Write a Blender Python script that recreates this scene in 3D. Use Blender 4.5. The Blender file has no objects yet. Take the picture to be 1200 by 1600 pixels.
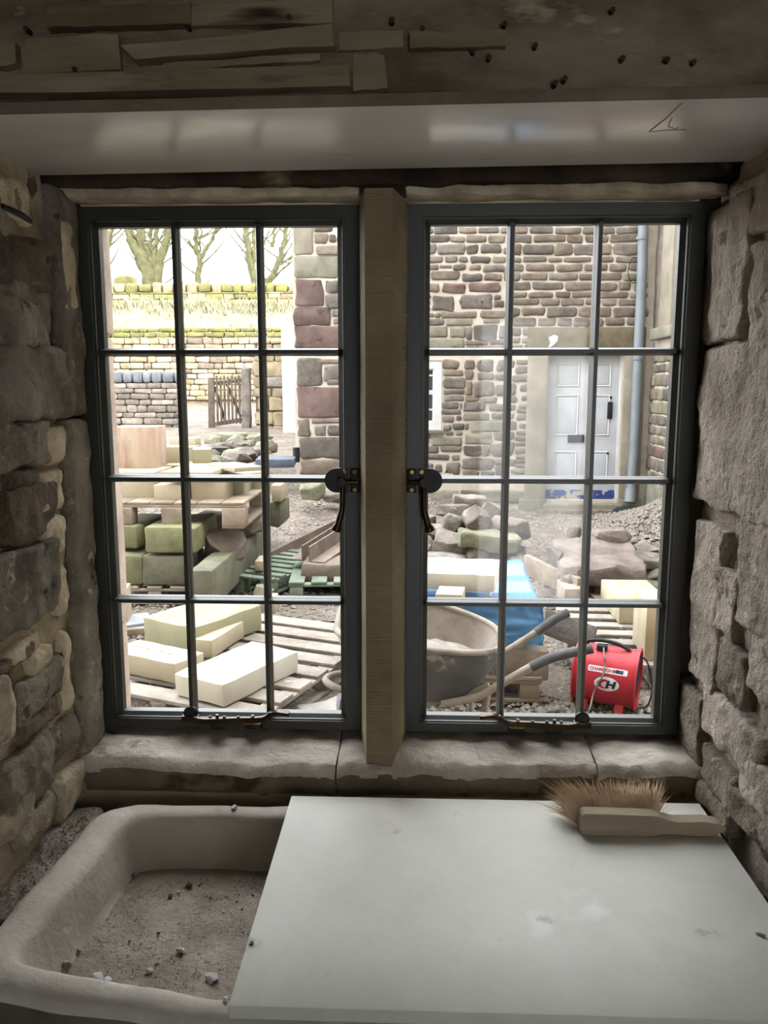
import bpy, bmesh, math, random
from mathutils import Vector, Matrix, noise
V3 = Vector
rad = math.radians
scene = bpy.context.scene
COL = scene.collection

# ---------------------------------------------------------------- camera, sky, sun, exposure
CAM = V3((0, 0, 1.6)); F = 1250.0
cd = bpy.data.cameras.new('camera'); cam = bpy.data.objects.new('camera', cd); COL.objects.link(cam)
cam.location = CAM; cam.rotation_euler = (rad(90 - 8.77), 0, rad(2.12))
cd.sensor_fit = 'HORIZONTAL'; cd.sensor_width = 36; cd.lens = 36 * F / 1200
cd.clip_start = .02; cd.clip_end = 300
scene.camera = cam
world = bpy.data.worlds.new('hazy_sky'); scene.world = world; world.use_nodes = True
bg = world.node_tree.nodes['Background']
bg.inputs[0].default_value = (.94, .97, 1.0, 1); bg.inputs[1].default_value = 1.0
sd = bpy.data.lights.new('sun', 'SUN'); sun = bpy.data.objects.new('sun', sd); COL.objects.link(sun)
sd.energy = .75; sd.angle = rad(1.5); sd.color = (1, .93, .80)
SUN_AZ, SUN_EL = rad(35), rad(25)          # shines from behind the camera's house, from the right
sdir = V3((-math.sin(SUN_AZ) * math.cos(SUN_EL), math.cos(SUN_AZ) * math.cos(SUN_EL), -math.sin(SUN_EL)))
sun.rotation_euler = sdir.to_track_quat('-Z', 'Y').to_euler(); sun.location = (5, -8, 12)
vs = scene.view_settings
vs.view_transform = 'Standard'; vs.look = 'None'; vs.gamma = 1; vs.use_curve_mapping = False
vs.exposure = 3.2
scene.cycles.max_bounces = 10; scene.cycles.diffuse_bounces = 6; scene.cycles.transparent_max_bounces = 16
scene.cycles.use_denoising = True

# ---------------------------------------------------------------- measuring helpers (pixel of the photograph -> place)
_p, _y = rad(8.77), rad(2.12)
FWD = V3((-math.sin(_y) * math.cos(_p), math.cos(_y) * math.cos(_p), -math.sin(_p)))
RGT = V3((math.cos(_y), math.sin(_y), 0)); UPV = RGT.cross(FWD)
def ray(px, py): return FWD + RGT * ((px - 600) / F) - UPV * ((py - 800) / F)
def at(px, py, y): d = ray(px, py); return CAM + d * (y / d.y)
def gz(px, py, z=0.): d = ray(px, py); return CAM + d * ((z - 1.6) / d.z)
def ax(px, py, x): d = ray(px, py); return CAM + d * (x / d.x)

# ---------------------------------------------------------------- mesh helpers
WL = {}
def place(o, c, par):
    COL.objects.link(o)
    if par is not None:
        o.parent = par; o.location = c - WL[par.name]
    else: o.location = c
    WL[o.name] = c.copy()
def mk(name, V, Fc, mat, par=None, smooth=True, ang=38, base=False):
    V = [V3(v) for v in V]
    lo = V3([min(v[i] for v in V) for i in range(3)]); hi = V3([max(v[i] for v in V) for i in range(3)])
    c = (lo + hi) / 2
    if base: c.z = lo.z
    me = bpy.data.meshes.new(name); me.from_pydata([v - c for v in V], [], Fc); me.update()
    if smooth:
        me.shade_smooth(); me.set_sharp_from_angle(angle=rad(ang))
    me.materials.append(mat)
    o = bpy.data.objects.new(name, me); place(o, c, par); return o
def empty(name, loc, label=None, cat=None, group=None, kind=None):
    o = bpy.data.objects.new(name, None); o.empty_display_size = .05; place(o, V3(loc), None); tag(o, label, cat, group, kind); return o
def tag(o, label=None, cat=None, group=None, kind=None):
    if label: o['label'] = label
    if cat: o['category'] = cat
    if group: o['group'] = group
    if kind: o['kind'] = kind
    return o
def lin(n, h, r):
    if n < 3: return [-h + 2 * h * i / n for i in range(n + 1)]
    r = min(r, h * .6); k = n - 2
    return [-h] + [-(h - r) + 2 * (h - r) * i / k for i in range(k + 1)] + [h]
def rb(half, r=.01, n=(3, 3, 3), amp=0., fr=5., seed=0., skip=()):
    g = [lin(n[i], half[i], r) for i in range(3)]
    idx, V, Fc = {}, [], []
    off = V3((seed * 3.17 % 97, seed * 7.31 % 89, seed * 1.73 % 83))
    rr = [min(r, half[i] * .6) for i in range(3)]
    def vid(i, j, k):
        key = (i, j, k)
        if key not in idx:
            p = V3((g[0][i], g[1][j], g[2][k]))
            c = V3([max(-(half[a] - rr[a]), min(half[a] - rr[a], p[a])) for a in range(3)])
            d = V3([(p[a] - c[a]) / rr[a] if rr[a] > 0 else 0 for a in range(3)])
            if d.length > 1: d.normalize()
            q = c + V3([d[a] * rr[a] for a in range(3)])
            if amp:
                q = q + noise.noise_vector(q * fr + off) * amp + noise.noise_vector(q * fr * 3.1 + off) * amp * .4
            idx[key] = len(V); V.append(q)
        return idx[key]
    for a in range(3):
        b, c = (a + 1) % 3, (a + 2) % 3
        for s in (0, n[a]):
            if (a, s > 0) in skip: continue
            for i in range(n[b]):
                for j in range(n[c]):
                    qd = []
                    for (u, v) in ((i, j), (i + 1, j), (i + 1, j + 1), (i, j + 1)):
                        t = [0, 0, 0]; t[a] = s; t[b] = u; t[c] = v; qd.append(vid(*t))
                    Fc.append(qd if s else qd[::-1])
    return V, Fc
_seed = [0]
def nseed(): _seed[0] += 1; return _seed[0] * 1.377
def rot(rz=0, rx=0, ry=0): return Matrix.Rotation(rz, 3, 'Z') @ Matrix.Rotation(ry, 3, 'Y') @ Matrix.Rotation(rx, 3, 'X')
def stone(name, c, dims, mat, par=None, rz=0., rx=0., ry=0., r=.02, n=(4, 4, 4), amp=.01, fr=6., smooth=True, ang=38, skip=(), base=False):
    V, Fc = rb([d / 2 for d in dims], r, n, amp, fr, nseed(), skip)
    m = rot(rz, rx, ry); c = V3(c)
    return mk(name, [m @ v + c for v in V], Fc, mat, par, smooth, ang, base)
def rock(name, c, dims, mat, par=None, rz=0., rx=0., ry=0., k=30, sq=4.):
    """angular quarried stone: hull of points strewn over a squared-off ellipsoid, edges nicked"""
    R_ = random.Random(int(nseed() * 1000)); bm_ = bmesh.new()
    for i in range(k):
        d = V3((R_.gauss(0, 1), R_.gauss(0, 1), R_.gauss(0, 1))); l = (abs(d.x) ** sq + abs(d.y) ** sq + abs(d.z) ** sq) ** (1 / sq)
        d = d / l * R_.uniform(.86, 1.02); bm_.verts.new((d.x * dims[0] / 2, d.y * dims[1] / 2, d.z * dims[2] / 2))
    r = bmesh.ops.convex_hull(bm_, input=list(bm_.verts)); bmesh.ops.delete(bm_, geom=[v for v in bm_.verts if not v.link_faces], context='VERTS')
    bmesh.ops.dissolve_limit(bm_, angle_limit=rad(14), verts=bm_.verts, edges=bm_.edges)
    bmesh.ops.bevel(bm_, geom=list(bm_.edges), offset=min(dims) * .05, segments=1, affect='EDGES', clamp_overlap=True)
    bmesh.ops.triangulate(bm_, faces=bm_.faces); bmesh.ops.subdivide_edges(bm_, edges=bm_.edges, cuts=1, use_grid_fill=True)
    s = min(dims); o_ = V3((R_.random() * 50, 0, 0))
    bm_.verts.ensure_lookup_table(); bm_.verts.index_update(); bm_.faces.ensure_lookup_table()
    m = rot(rz, rx, ry); c = V3(c)
    V = [m @ (v.co + noise.noise_vector(v.co * (2.2 / s) + o_) * s * .045 + noise.noise_vector(v.co * (7. / s) + o_) * s * .02) + c for v in bm_.verts]; Fc = [[v.index for v in f.verts] for f in bm_.faces]; bm_.free()
    return mk(name, V, Fc, mat, par, True, 13)
def box(name, x0, x1, y0, y1, z0, z1, mat, par=None, bev=.004, amp=0., n=None, fr=5.):
    n = n or ((3, 3, 3) if bev else (1, 1, 1))
    return stone(name, ((x0 + x1) / 2, (y0 + y1) / 2, (z0 + z1) / 2), (x1 - x0, y1 - y0, z1 - z0), mat, par, r=bev, n=n, amp=amp, fr=fr)
def boxes(name, lst, mat, par=None):
    V, Fc = [], []
    for (x0, x1, y0, y1, z0, z1) in lst:
        v, f = rb(((x1 - x0) / 2, (y1 - y0) / 2, (z1 - z0) / 2), 0, (1, 1, 1)); o = len(V)
        V += [q + V3(((x0 + x1) / 2, (y0 + y1) / 2, (z0 + z1) / 2)) for q in v]; Fc += [[i + o for i in q] for q in f]
    return mk(name, V, Fc, mat, par, False)
def tubeg(pts, radii, seg=8, caps=True):
    pts = [V3(p) for p in pts]
    if not isinstance(radii, (list, tuple)): radii = [radii] * len(pts)
    V, Fc = [], []; prev = None
    for i, p in enumerate(pts):
        t = (pts[min(i + 1, len(pts) - 1)] - pts[max(i - 1, 0)]).normalized()
        if prev is None:
            a = t.orthogonal().normalized()
        else:
            a = prev - t * prev.dot(t); a.normalize()
        prev = a; b = t.cross(a)
        for k in range(seg):
            w = 2 * math.pi * k / seg; V.append(p + (a * math.cos(w) + b * math.sin(w)) * radii[i])
    for i in range(len(pts) - 1):
        for k in range(seg):
            l = (k + 1) % seg; Fc.append([i * seg + k, i * seg + l, (i + 1) * seg + l, (i + 1) * seg + k])
    if caps:
        Fc.append(list(range(seg))[::-1]); Fc.append([(len(pts) - 1) * seg + k for k in range(seg)])
    return V, Fc
def tube(name, pts, radii, mat, par=None, seg=8):
    V, Fc = tubeg(pts, radii, seg); return mk(name, V, Fc, mat, par, True, 60)
def smooth_path(pts, k=6):
    pts = [V3(p) for p in pts]; out = []
    for i in range(len(pts) - 1):
        p0, p1, p2, p3 = pts[max(i - 1, 0)], pts[i], pts[i + 1], pts[min(i + 2, len(pts) - 1)]
        for j in range(k):
            t = j / k
            out.append(.5 * ((2 * p1) + (p2 - p0) * t + (2 * p0 - 5 * p1 + 4 * p2 - p3) * t * t + (3 * p1 - p0 - 3 * p2 + p3) * t ** 3))
    out.append(pts[-1]); return out
def lathe(name, prof, M, mat, par=None, seg=32, ang=38):
    """profile [(radius, height)] turned about local z, then moved by 4x4 matrix M"""
    V, Fc = [], []
    for (r, z) in prof:
        for k in range(seg):
            w = 2 * math.pi * k / seg; V.append(M @ V3((r * math.cos(w), r * math.sin(w), z)))
    for i in range(len(prof) - 1):
        for k in range(seg):
            l = (k + 1) % seg; Fc.append([i * seg + k, i * seg + l, (i + 1) * seg + l, (i + 1) * seg + k])
    for s, i in ((0, 0), (1, len(prof) - 1)):
        if prof[i][0] > 1e-5:
            q = [i * seg + k for k in range(seg)]; Fc.append(q if s else q[::-1])
    return mk(name, V, Fc, mat, par, True, ang)
def prism(name, pts, y0, y1, mat, par=None, M=None, smooth=True, ang=38):
    """outline [(x, z)] pushed from y0 to y1, then moved by 4x4 matrix M"""
    n = len(pts); V = [V3((p[0], y0, p[1])) for p in pts] + [V3((p[0], y1, p[1])) for p in pts]
    if M is not None: V = [M @ v for v in V]
    Fc = [list(range(n)), list(range(n, 2 * n))[::-1]] + [[(i + 1) % n, i, n + i, n + (i + 1) % n] for i in range(n)]
    return mk(name, V, Fc, mat, par, smooth, ang)
def ring(name, x0, x1, z0, z1, prof, mat, par=None, kb=1., kt=1.):
    """mitred frame: profile [(inset, y)] swept round a rectangle in the x-z plane"""
    V, Fc = [], []; n = len(prof)
    for (cx, cz, sx, sz) in ((x0, z0, 1, 1), (x1, z0, -1, 1), (x1, z1, -1, -1), (x0, z1, 1, -1)):
        for (d, y) in prof: V.append(V3((cx + sx * d, y, cz + sz * d * (kb if sz > 0 else kt))))
    for c in range(4):
        e = (c + 1) % 4
        for i in range(n):
            j = (i + 1) % n; Fc.append([c * n + i, e * n + i, e * n + j, c * n + j][::-1])
    return mk(name, V, Fc, mat, par, False)
def pblock(name, A, B, C, z, h, mat, par=None, r=.006, amp=.004, n=(5, 5, 3), fr=5., ext=(1, 1), keep=False):
    """sawn block: three corners of its top face seen at pixels A (nearest), B, C, top at height z, thickness h"""
    a, b, c = gz(*A, z), gz(*B, z), gz(*C, z)
    u = (c - a) * ext[1]; w = b - a
    if keep: wn = w.normalized(); u = u - wn * u.dot(wn); w = w * ext[0]
    else: un = u.normalized(); w = (w - un * w.dot(un)) * ext[0]
    cen = a + u / 2 + w / 2 - V3((0, 0, h / 2))
    return stone(name, cen, (u.length, w.length, h), mat, par, rz=math.atan2(u.y, u.x), r=r, n=n, amp=amp, fr=fr, ang=30)

# ---------------------------------------------------------------- materials
DIM = [1.]
def hx(s): return hx0(s)
def hx0(s):
    s = s.lstrip('#'); v = [int(s[i:i + 2], 16) / 255 for i in (0, 2, 4)]
    return tuple(((x / 12.92) if x <= .04045 else ((x + .055) / 1.055) ** 2.4) for x in v)
MATS = {}
def M(name, col, col2=None, scale=6., rough=.9, bump=.25, bscale=45., spread=(.35, .65), rnd=.12, metal=0., spots=None, stretch=None, spec=.3, bdist=.01, det=6., mid=None):
    """procedural surface: two colours mixed by noise, per-object brightness shift, optional spots (colour, scale, threshold), bump"""
    if name in MATS: return MATS[name]
    m = bpy.data.materials.new(name); m.use_nodes = True; nt = m.node_tree; N = nt.nodes; L = nt.links
    bs = N['Principled BSDF']; bs.inputs['Roughness'].default_value = rough; bs.inputs['Metallic'].default_value = metal
    bs.inputs['Specular IOR Level'].default_value = spec
    tc = N.new('ShaderNodeTexCoord'); oi = N.new('ShaderNodeObjectInfo')
    ml = N.new('ShaderNodeMath'); ml.operation = 'MULTIPLY'; ml.inputs[1].default_value = 61.; L.new(oi.outputs['Random'], ml.inputs[0])
    ad = N.new('ShaderNodeVectorMath'); ad.operation = 'ADD'; L.new(tc.outputs['Object'], ad.inputs[0]); L.new(ml.outputs[0], ad.inputs[1])
    vec = ad.outputs[0]
    if stretch:
        mp = N.new('ShaderNodeMapping'); mp.inputs['Scale'].default_value = stretch; L.new(vec, mp.inputs[0]); vec = mp.outputs[0]
    def nz(sc, d=det):
        t = N.new('ShaderNodeTexNoise'); t.inputs['Scale'].default_value = sc; t.inputs['Detail'].default_value = d
        t.inputs['Roughness'].default_value = .62; L.new(vec, t.inputs['Vector']); return t.outputs['Fac']
    hx = lambda s: tuple(v * DIM[0] for v in hx0(s))
    c1 = hx(col); c2 = hx(col2) if col2 else tuple(x * .72 for x in c1)
    rp = N.new('ShaderNodeValToRGB'); rp.color_ramp.elements[0].position = spread[0]; rp.color_ramp.elements[1].position = spread[1]
    rp.color_ramp.elements[0].color = (*c2, 1); rp.color_ramp.elements[1].color = (*c1, 1)
    if mid:
        e = rp.color_ramp.elements.new((spread[0] + spread[1]) / 2); e.color = (*hx(mid), 1)
    L.new(nz(scale), rp.inputs[0]); out = rp.outputs[0]
    if spots:
        for (sc, ssc, th) in spots:
            r2 = N.new('ShaderNodeValToRGB'); r2.color_ramp.elements[0].position = th; r2.color_ramp.elements[1].position = min(1, th + .06)
            L.new(nz(ssc, 4.), r2.inputs[0])
            mx = N.new('ShaderNodeMix'); mx.data_type = 'RGBA'; L.new(r2.outputs[0], mx.inputs['Factor'])
            L.new(out, mx.inputs['A']); mx.inputs['B'].default_value = (*hx(sc), 1); out = mx.outputs['Result']
    if rnd:
        mr = N.new('ShaderNodeMapRange'); mr.inputs['To Min'].default_value = 1 - rnd; mr.inputs['To Max'].default_value = 1 + rnd
        L.new(oi.outputs['Random'], mr.inputs['Value'])
        hs = N.new('ShaderNodeHueSaturation'); L.new(mr.outputs[0], hs.inputs['Value']); L.new(out, hs.inputs['Color']); out = hs.outputs[0]
    L.new(out, bs.inputs['Base Color'])
    if bump:
        bp = N.new('ShaderNodeBump'); bp.inputs['Strength'].default_value = bump; bp.inputs['Distance'].default_value = bdist
        L.new(nz(bscale), bp.inputs['Height']); L.new(bp.outputs[0], bs.inputs['Normal'])
    MATS[name] = m; return m
def glass_mat(name, tint=(1, 1, 1), refl=1.45, base=0.0):
    m = bpy.data.materials.new(name); m.use_nodes = True; nt = m.node_tree; N = nt.nodes; L = nt.links
    for n in list(N): N.remove(n)
    o = N.new('ShaderNodeOutputMaterial'); t = N.new('ShaderNodeBsdfTransparent'); t.inputs[0].default_value = (*tint, 1)
    g = N.new('ShaderNodeBsdfGlossy'); g.inputs['Roughness'].default_value = .03
    lw = N.new('ShaderNodeLayerWeight'); lw.inputs[0].default_value = .5
    pw = N.new('ShaderNodeMath'); pw.operation = 'POWER'; pw.inputs[1].default_value = 4.; L.new(lw.outputs['Facing'], pw.inputs[0])
    fr = N.new('ShaderNodeMath'); fr.operation = 'MULTIPLY_ADD'; fr.inputs[1].default_value = .8; fr.inputs[2].default_value = .013 + base; L.new(pw.outputs[0], fr.inputs[0])
    mx = N.new('ShaderNodeMixShader'); L.new(fr.outputs[0], mx.inputs[0]); L.new(t.outputs[0], mx.inputs[1]); L.new(g.outputs[0], mx.inputs[2])
    L.new(mx.outputs[0], o.inputs[0]); return m
# interior surfaces
m_mortar = M('lime_mortar', '#c6b89c', '#a09274', 9, bump=.9, bscale=45, rnd=0, spots=[('#6b604e', 9, .60)], bdist=.02)
m_istone = M('rubble_stone_grey', '#a29888', '#736a5b', 9, bump=1., bscale=55, rnd=.14, spots=[('#4c443a', 12, .60), ('#b3a895', 22, .60)], bdist=.03)
m_istone2 = M('rubble_stone_brown', '#857561', '#574b3c', 9, bump=1., bscale=50, rnd=.14, spots=[('#3b332b', 12, .6), ('#9c8d76', 22, .61)], bdist=.03)
m_ipale = M('pale_lime_stone', '#b5a88f', '#8f836c', 9, bump=.9, bscale=45, rnd=.1, spots=[('#7d7059', 12, .61)], bdist=.02)
m_jamb = M('pecked_gritstone', '#cabeb0', '#a09486', 9, bump=.9, bscale=62, rnd=.05, spots=[('#776d60', 18, .62), ('#cbc2b7', 22, .61)], bdist=.02)
m_plaster = M('cream_plaster', '#dccdb0', '#b8a888', 12, bump=.9, bscale=40, rnd=.06, spots=[('#8f8064', 14, .62)], bdist=.02)
m_room = M('limewashed_rubble', '#9c9180', '#7a705f', 4, bump=.5, bscale=14, rnd=0)
m_sill = M('worn_sill_stone', '#c6beb2', '#a0968a', 7, bump=.9, bscale=40, rnd=.03, spots=[('#6a5b45', 6, .62)], bdist=.012)
m_mull = M('tooled_sandstone', '#8b7d64', '#74664d', 5, bump=.2, bscale=60, rnd=0)
m_lintel = M('sooty_lintel_stone', '#4d4032', '#241d16', 7, bump=.6, bscale=25, rnd=.04, spots=[('#7b6c52', 6, .64)])
m_lit_edge = M('lit_cream_arris', '#bdb099', '#8a7d66', 14, bump=.5, bscale=40, rnd=0)
m_beam = M('old_oak_beam', '#8a7e6b', '#574c3d', 7, bump=.9, bscale=30, rnd=.02, stretch=(.6, 1, 1.4), spots=[('#1d1712', 3.2, .60), ('#a1957f', 9, .62)], bdist=.012)
m_lath = M('old_timber_lath', '#8d806b', '#64573f', 6, bump=.5, bscale=26, rnd=.14, stretch=(.3, 1, 1.8), spots=[('#2e241b', 5, .66), ('#8d806b', 9, .62)])
m_iron = M('black_iron', '#1b1917', '#100f0e', 20, rough=.55, bump=.1, rnd=0, spec=.4)
m_soff = M('grey_primer_paint', '#e0ddd6', '#cdc8c1', 4, rough=.2, bump=.08, bscale=9, rnd=0, stretch=(.5, 1.6, 1), spots=[('#aaa49b', 7, .66)], spec=.9)
m_frame = M('dark_grey_green_paint', '#2b2d26', '#242620', 3, rough=.42, bump=.05, bscale=60, rnd=0, spec=.5)
m_glass = glass_mat('window_glass')
m_bronze = M('dark_bronze', '#4a3a2a', '#251c14', 14, rough=.38, bump=.06, rnd=0, metal=.85)
m_brass = M('worn_brass', '#8d7440', '#5f4c28', 30, rough=.35, bump=.1, rnd=0, metal=.9)
m_sink = M('worn_gritstone_sink', '#c2bcb1', '#a1998c', 3.5, rough=.85, bump=.3, bscale=50, rnd=0, spots=[('#958d82', 5, .64), ('#d0ccc3', 8, .66)])
m_dust = M('grit_and_dust', '#a59c90', '#857b6f', 14, bump=.7, bscale=60, rnd=.2, spots=[('#6a6156', 40, .66)])
m_board = M('grey_fibre_board', '#d6d5cd', '#c2c1b8', 3.2, rough=.62, bump=.06, bscale=70, rnd=0, spots=[('#dddcd6', 5, .66), ('#a3a298', 9, .66), ('#77756d', 75, .735)], stretch=(1, .8, 1))
m_bwood = M('brush_wood', '#a99c87', '#857761', 5, rough=.8, bump=.3, bscale=30, rnd=0, stretch=(.25, 1, 2.5))
m_brist = M('coir_bristle', '#d8c0a2', '#b89a7c', 30, rough=.8, bump=0, rnd=0)
m_chip = M('stone_chip', '#b3aca0', '#857c70', 30, bump=.4, bscale=90, rnd=.35)
m_floor = M('flagstone_floor', '#7d766b', '#5b554c', 2, bump=.3, bscale=12, rnd=0)

# ---------------------------------------------------------------- the camera's own house: thick front wall with the alcove, room behind
XL, XR = -.586, .497            # faces of the alcove's side walls
m_ext = M('own_house_outer_stone', '#9a9080', '#766c5d', 5, bump=.5, bscale=16, rnd=0)
wf = boxes('wall_front', [(-2.4, XL - .06, .98, 1.6, 0, 2.5), (XR + .06, 2.4, .98, 1.6, 0, 2.5), (XL - .06, XR + .06, 1.30, 1.6, 0, .90),
                          (XL - .06, XR + .06, 1.31, 1.46, 1.955, 2.5), (XL - .06, XR + .06, 1.46, 1.6, 1.93, 2.5)], m_room)
tag(wf, 'thick rubble front wall around the window alcove', 'wall', kind='structure')
tag(boxes('floor', [(-2.4, 2.4, -3.2, 1.3, -.1, 0)], m_floor), 'stone floor of the dark room', 'floor', kind='structure')
tag(boxes('ceiling', [(-2.4, 2.4, -3.2, 1.6, 2.5, 2.62)], m_room), 'plain ceiling above the timber lintel', 'ceiling', kind='structure')
tag(boxes('wall_west', [(-2.6, -2.4, -3.2, 1.6, 0, 2.5)], m_room), 'room wall left of the alcove', 'wall', kind='structure')
tag(boxes('wall_east', [(2.4, 2.6, -3.2, 1.6, 0, 2.5)], m_room), 'room wall right of the alcove', 'wall', kind='structure')
tag(boxes('wall_back', [(-2.4, -1.9, -3.4, -3.2, 0, 2.5), (-1.9, -.3, -3.4, -3.2, 0, 2.5), (-.3, .5, -3.4, -3.2, 0, 2.5),
                        (.5, 1.3, -3.4, -3.2, 2.1, 2.5), (1.3, 2.4, -3.4, -3.2, 0, 2.5)], m_room), 'unseen back wall with an open doorway added to let daylight in', 'wall', kind='structure')  # doorway added behind the camera to light the room's front faces
tag(boxes('wall_upper', [(-7, -2.6, -3.4, 1.6, 0, 9), (2.6, 7, -3.4, 1.6, 0, 9), (-2.6, 2.6, -3.4, 1.6, 2.62, 9)], m_ext), 'unseen upper storey and wings of the house, raised to shade the yard', 'wall', kind='structure')  # unseen mass added to cast shade over the yard

def relief(name, xf, sgn, ys, zs, mat, amp, fr, base=0.):
    """uneven wall face near x = xf, with thickness away from the alcove"""
    V, Fc = [], []; ny, nz_ = len(ys), len(zs); sd_ = nseed()
    for y in ys:
        for z in zs:
            d = noise.noise(V3((sd_, y * fr, z * fr))) * amp + noise.noise(V3((sd_, y * fr * 3, z * fr * 3))) * amp * .45
            V.append((xf + sgn * (base + d), y, z))
    b = len(V)
    for y in ys:
        for z in (zs[0], zs[-1]): V.append((xf + sgn * .09, y, z))
    for i in range(ny - 1):
        for j in range(nz_ - 1):
            q = [i * nz_ + j, (i + 1) * nz_ + j, (i + 1) * nz_ + j + 1, i * nz_ + j + 1]; Fc.append(q if sgn < 0 else q[::-1])
        Fc.append([i * nz_, b + 2 * i, b + 2 * i + 2, (i + 1) * nz_] if sgn < 0 else [i * nz_, (i + 1) * nz_, b + 2 * i + 2, b + 2 * i])
        Fc.append([i * nz_ + nz_ - 1, (i + 1) * nz_ + nz_ - 1, b + 2 * i + 3, b + 2 * i + 1])
    for i in (0, ny - 1): Fc.append([i * nz_ + j for j in range(nz_)] + [b + 2 * i + 1, b + 2 * i])
    return mk(name, V, Fc, mat, None, True, 60)
fl = lambda a, b, n: [a + (b - a) * i / n for i in range(n + 1)]
wl = relief('wall_left', XL, -1, fl(.97, 1.315, 44), fl(0.0, .84, 6) + fl(.85, 1.945, 130), m_mortar, .009, 16, .008)
tag(wl, 'left side wall of the alcove, rubble stones in lime mortar', 'wall', kind='structure')
wr = relief('wall_right', XR, 1, fl(.97, 1.41, 48), fl(0.0, .84, 6) + fl(.85, 1.945, 130), m_jamb, .008, 15, .010)
tag(wr, 'right side wall of the alcove, big pecked stones', 'wall', kind='structure')

def wallstone(par, px0, px1, py0, py1, xf, sgn, mat, proud=.012, amp=.006, fr=15., r=.007, dz=0., name='stone', th=.05):
    pm, qm = (px0 + px1) / 2, (py0 + py1) / 2
    y0, y1 = ax(px0, qm, xf).y, ax(px1, qm, xf).y
    z0, z1 = ax(pm, py1, xf).z, ax(pm, py0, xf).z
    if y0 > y1: y0, y1 = y1, y0
    w, h = y1 - y0, z1 - z0
    cx = xf - sgn * (proud - th / 2)
    ny, nzz = max(6, min(30, int(w / .006))), max(6, min(40, int(h / .006)))
    return stone(name, (cx, (y0 + y1) / 2, (z0 + z1) / 2 + dz), (th, w, h), mat, par, r=r, n=(3, ny, nzz), amp=amp, fr=fr, ang=70)
# left wall: the rubble stones, top to bottom
for (a, b, c, d, mt, pr) in ((-40, 69, 368, 437, m_istone2, .016), (15, 53, 440, 470, m_istone, .012), (5, 64, 473, 540, m_istone, .018), (-60, 94, 543, 656, m_istone, .022),
        (-30, 66, 661, 731, m_istone, .018), (12, 58, 734, 758, m_istone2, .008), (6, 78, 762, 842, m_istone2, .014), (-40, 82, 862, 985, m_istone, .018), (-30, 48, 1034, 1051, m_istone2, .008),
        (24, 94, 1050, 1106, m_istone, .008), (32, 92, 1112, 1140, m_istone2, .006), (76, 112, 1128, 1180, m_istone, .008), (4, 78, 1170, 1258, m_istone, .012), (86, 124, 1206, 1268, m_ipale, .012),
        (-20, 46, 1258, 1312, m_ipale, .012), (-60, -8, 870, 1010, m_istone, .014), (-55, 2, 1070, 1170, m_ipale, .016), (30, 84, 1264, 1300, m_ipale, .010),
        (-70, 20, 300, 362, m_ipale, .012), (-90, -45, 368, 535, m_istone, .014)):
    wallstone(wl, a - 3, b + 3, c - 3, d + 3, XL, -1, mt, pr * .8, amp=.011)
# cream plaster clinging to the stones
for (a, b, c, d) in ((-10, 46, 278, 345), (62, 100, 664, 726), (58, 96, 735, 800), (66, 100, 806, 870), (84, 104, 880, 960), (6, 60, 1000, 1032), (44, 80, 1012, 1050), (0, 22, 1060, 1160), (96, 108, 985, 1110)):
    wallstone(wl, a, b, c, d, XL, -1, m_plaster, .008, amp=.007, fr=30, r=.012, name='plaster_patch')
tube('iron_spike', [ax(4, 322, XL + .012), ax(30, 334, XL + .02), ax(48, 346, XL + .022)], [.004, .005, .0035], m_iron, wl)
# right wall: large dressed stones
for (a, b, c, d, mt, pr) in ((1109, 1172, 318, 528, m_jamb, .016), (1184, 1240, 372, 530, m_jamb, .020), (1150, 1230, 268, 362, m_jamb, .012), (1101, 1260, 536, 812, m_jamb, .018), (1088, 1128, 818, 1072, m_jamb, .014),
        (1129, 1156, 893, 992, m_jamb, .020), (1160, 1240, 820, 1000, m_jamb, .014), (1134, 1172, 1010, 1095, m_istone, .020), (1176, 1240, 1010, 1100, m_jamb, .012), (1066, 1100, 1074, 1178, m_istone, .018),
        (1104, 1196, 1108, 1186, m_jamb, .018), (1104, 1156, 1190, 1240, m_istone, .022), (1158, 1240, 1200, 1280, m_jamb, .016), (1104, 1150, 1246, 1282, m_istone, .026), (1150, 1250, 1284, 1330, m_istone, .024)):
    wallstone(wr, a - 2, b + 2, c - 3, d + 3, XR, 1, mt, pr * .6, amp=.008, fr=18)

# left window jamb, two stones, and plaster on it
tj = empty('trim_1', (XL, 1.355, .96), 'rough stone jamb beside the left casement', 'jamb', kind='structure')
zs_ = ax(100, 655, XL + .01).z
for (z0, z1) in ((.955, zs_ - .002), (zs_ + .002, 1.925)):
    stone('jamb_stone', (XL - .045, 1.357, (z0 + z1) / 2), (.12, .088, z1 - z0), m_istone, tj, r=.012, n=(4, 8, 40), amp=.005, fr=24, ang=70)
stone('plaster_patch', (XL + .013, 1.345, 1.80), (.012, .040, .135), m_plaster, tj, r=.006, n=(3, 6, 12), amp=.006, fr=30, ang=70)
# outer jambs and head of the opening, seen through the glass
m_outj = M('pink_grey_dressed_stone', '#a99a8b', '#8b7c6e', 7, bump=.4, bscale=50, rnd=.04)
to = empty('trim_2', (0, 1.53, .9), 'dressed stone outer jambs of the window opening', 'jamb', kind='structure')
for i, (z0, z1) in enumerate(((.90, 1.12), (1.124, 1.42), (1.424, 1.70), (1.704, 1.93))):
    box('outer_jamb_stone', -.72, -.600 + (.004 if i % 2 else 0), 1.452, 1.61, z0, z1, m_outj, to, .006, amp=.002, n=(3, 4, 6), fr=20)
    box('outer_jamb_stone', .540, .63, 1.452, 1.61, z0, z1, m_outj, to, .006, amp=.002, n=(3, 4, 6), fr=20)
box('outer_sill_stone', -.68, .60, 1.452, 1.64, .84, .905, m_outj, to, .008, amp=.003, n=(14, 4, 3), fr=12)

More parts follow.
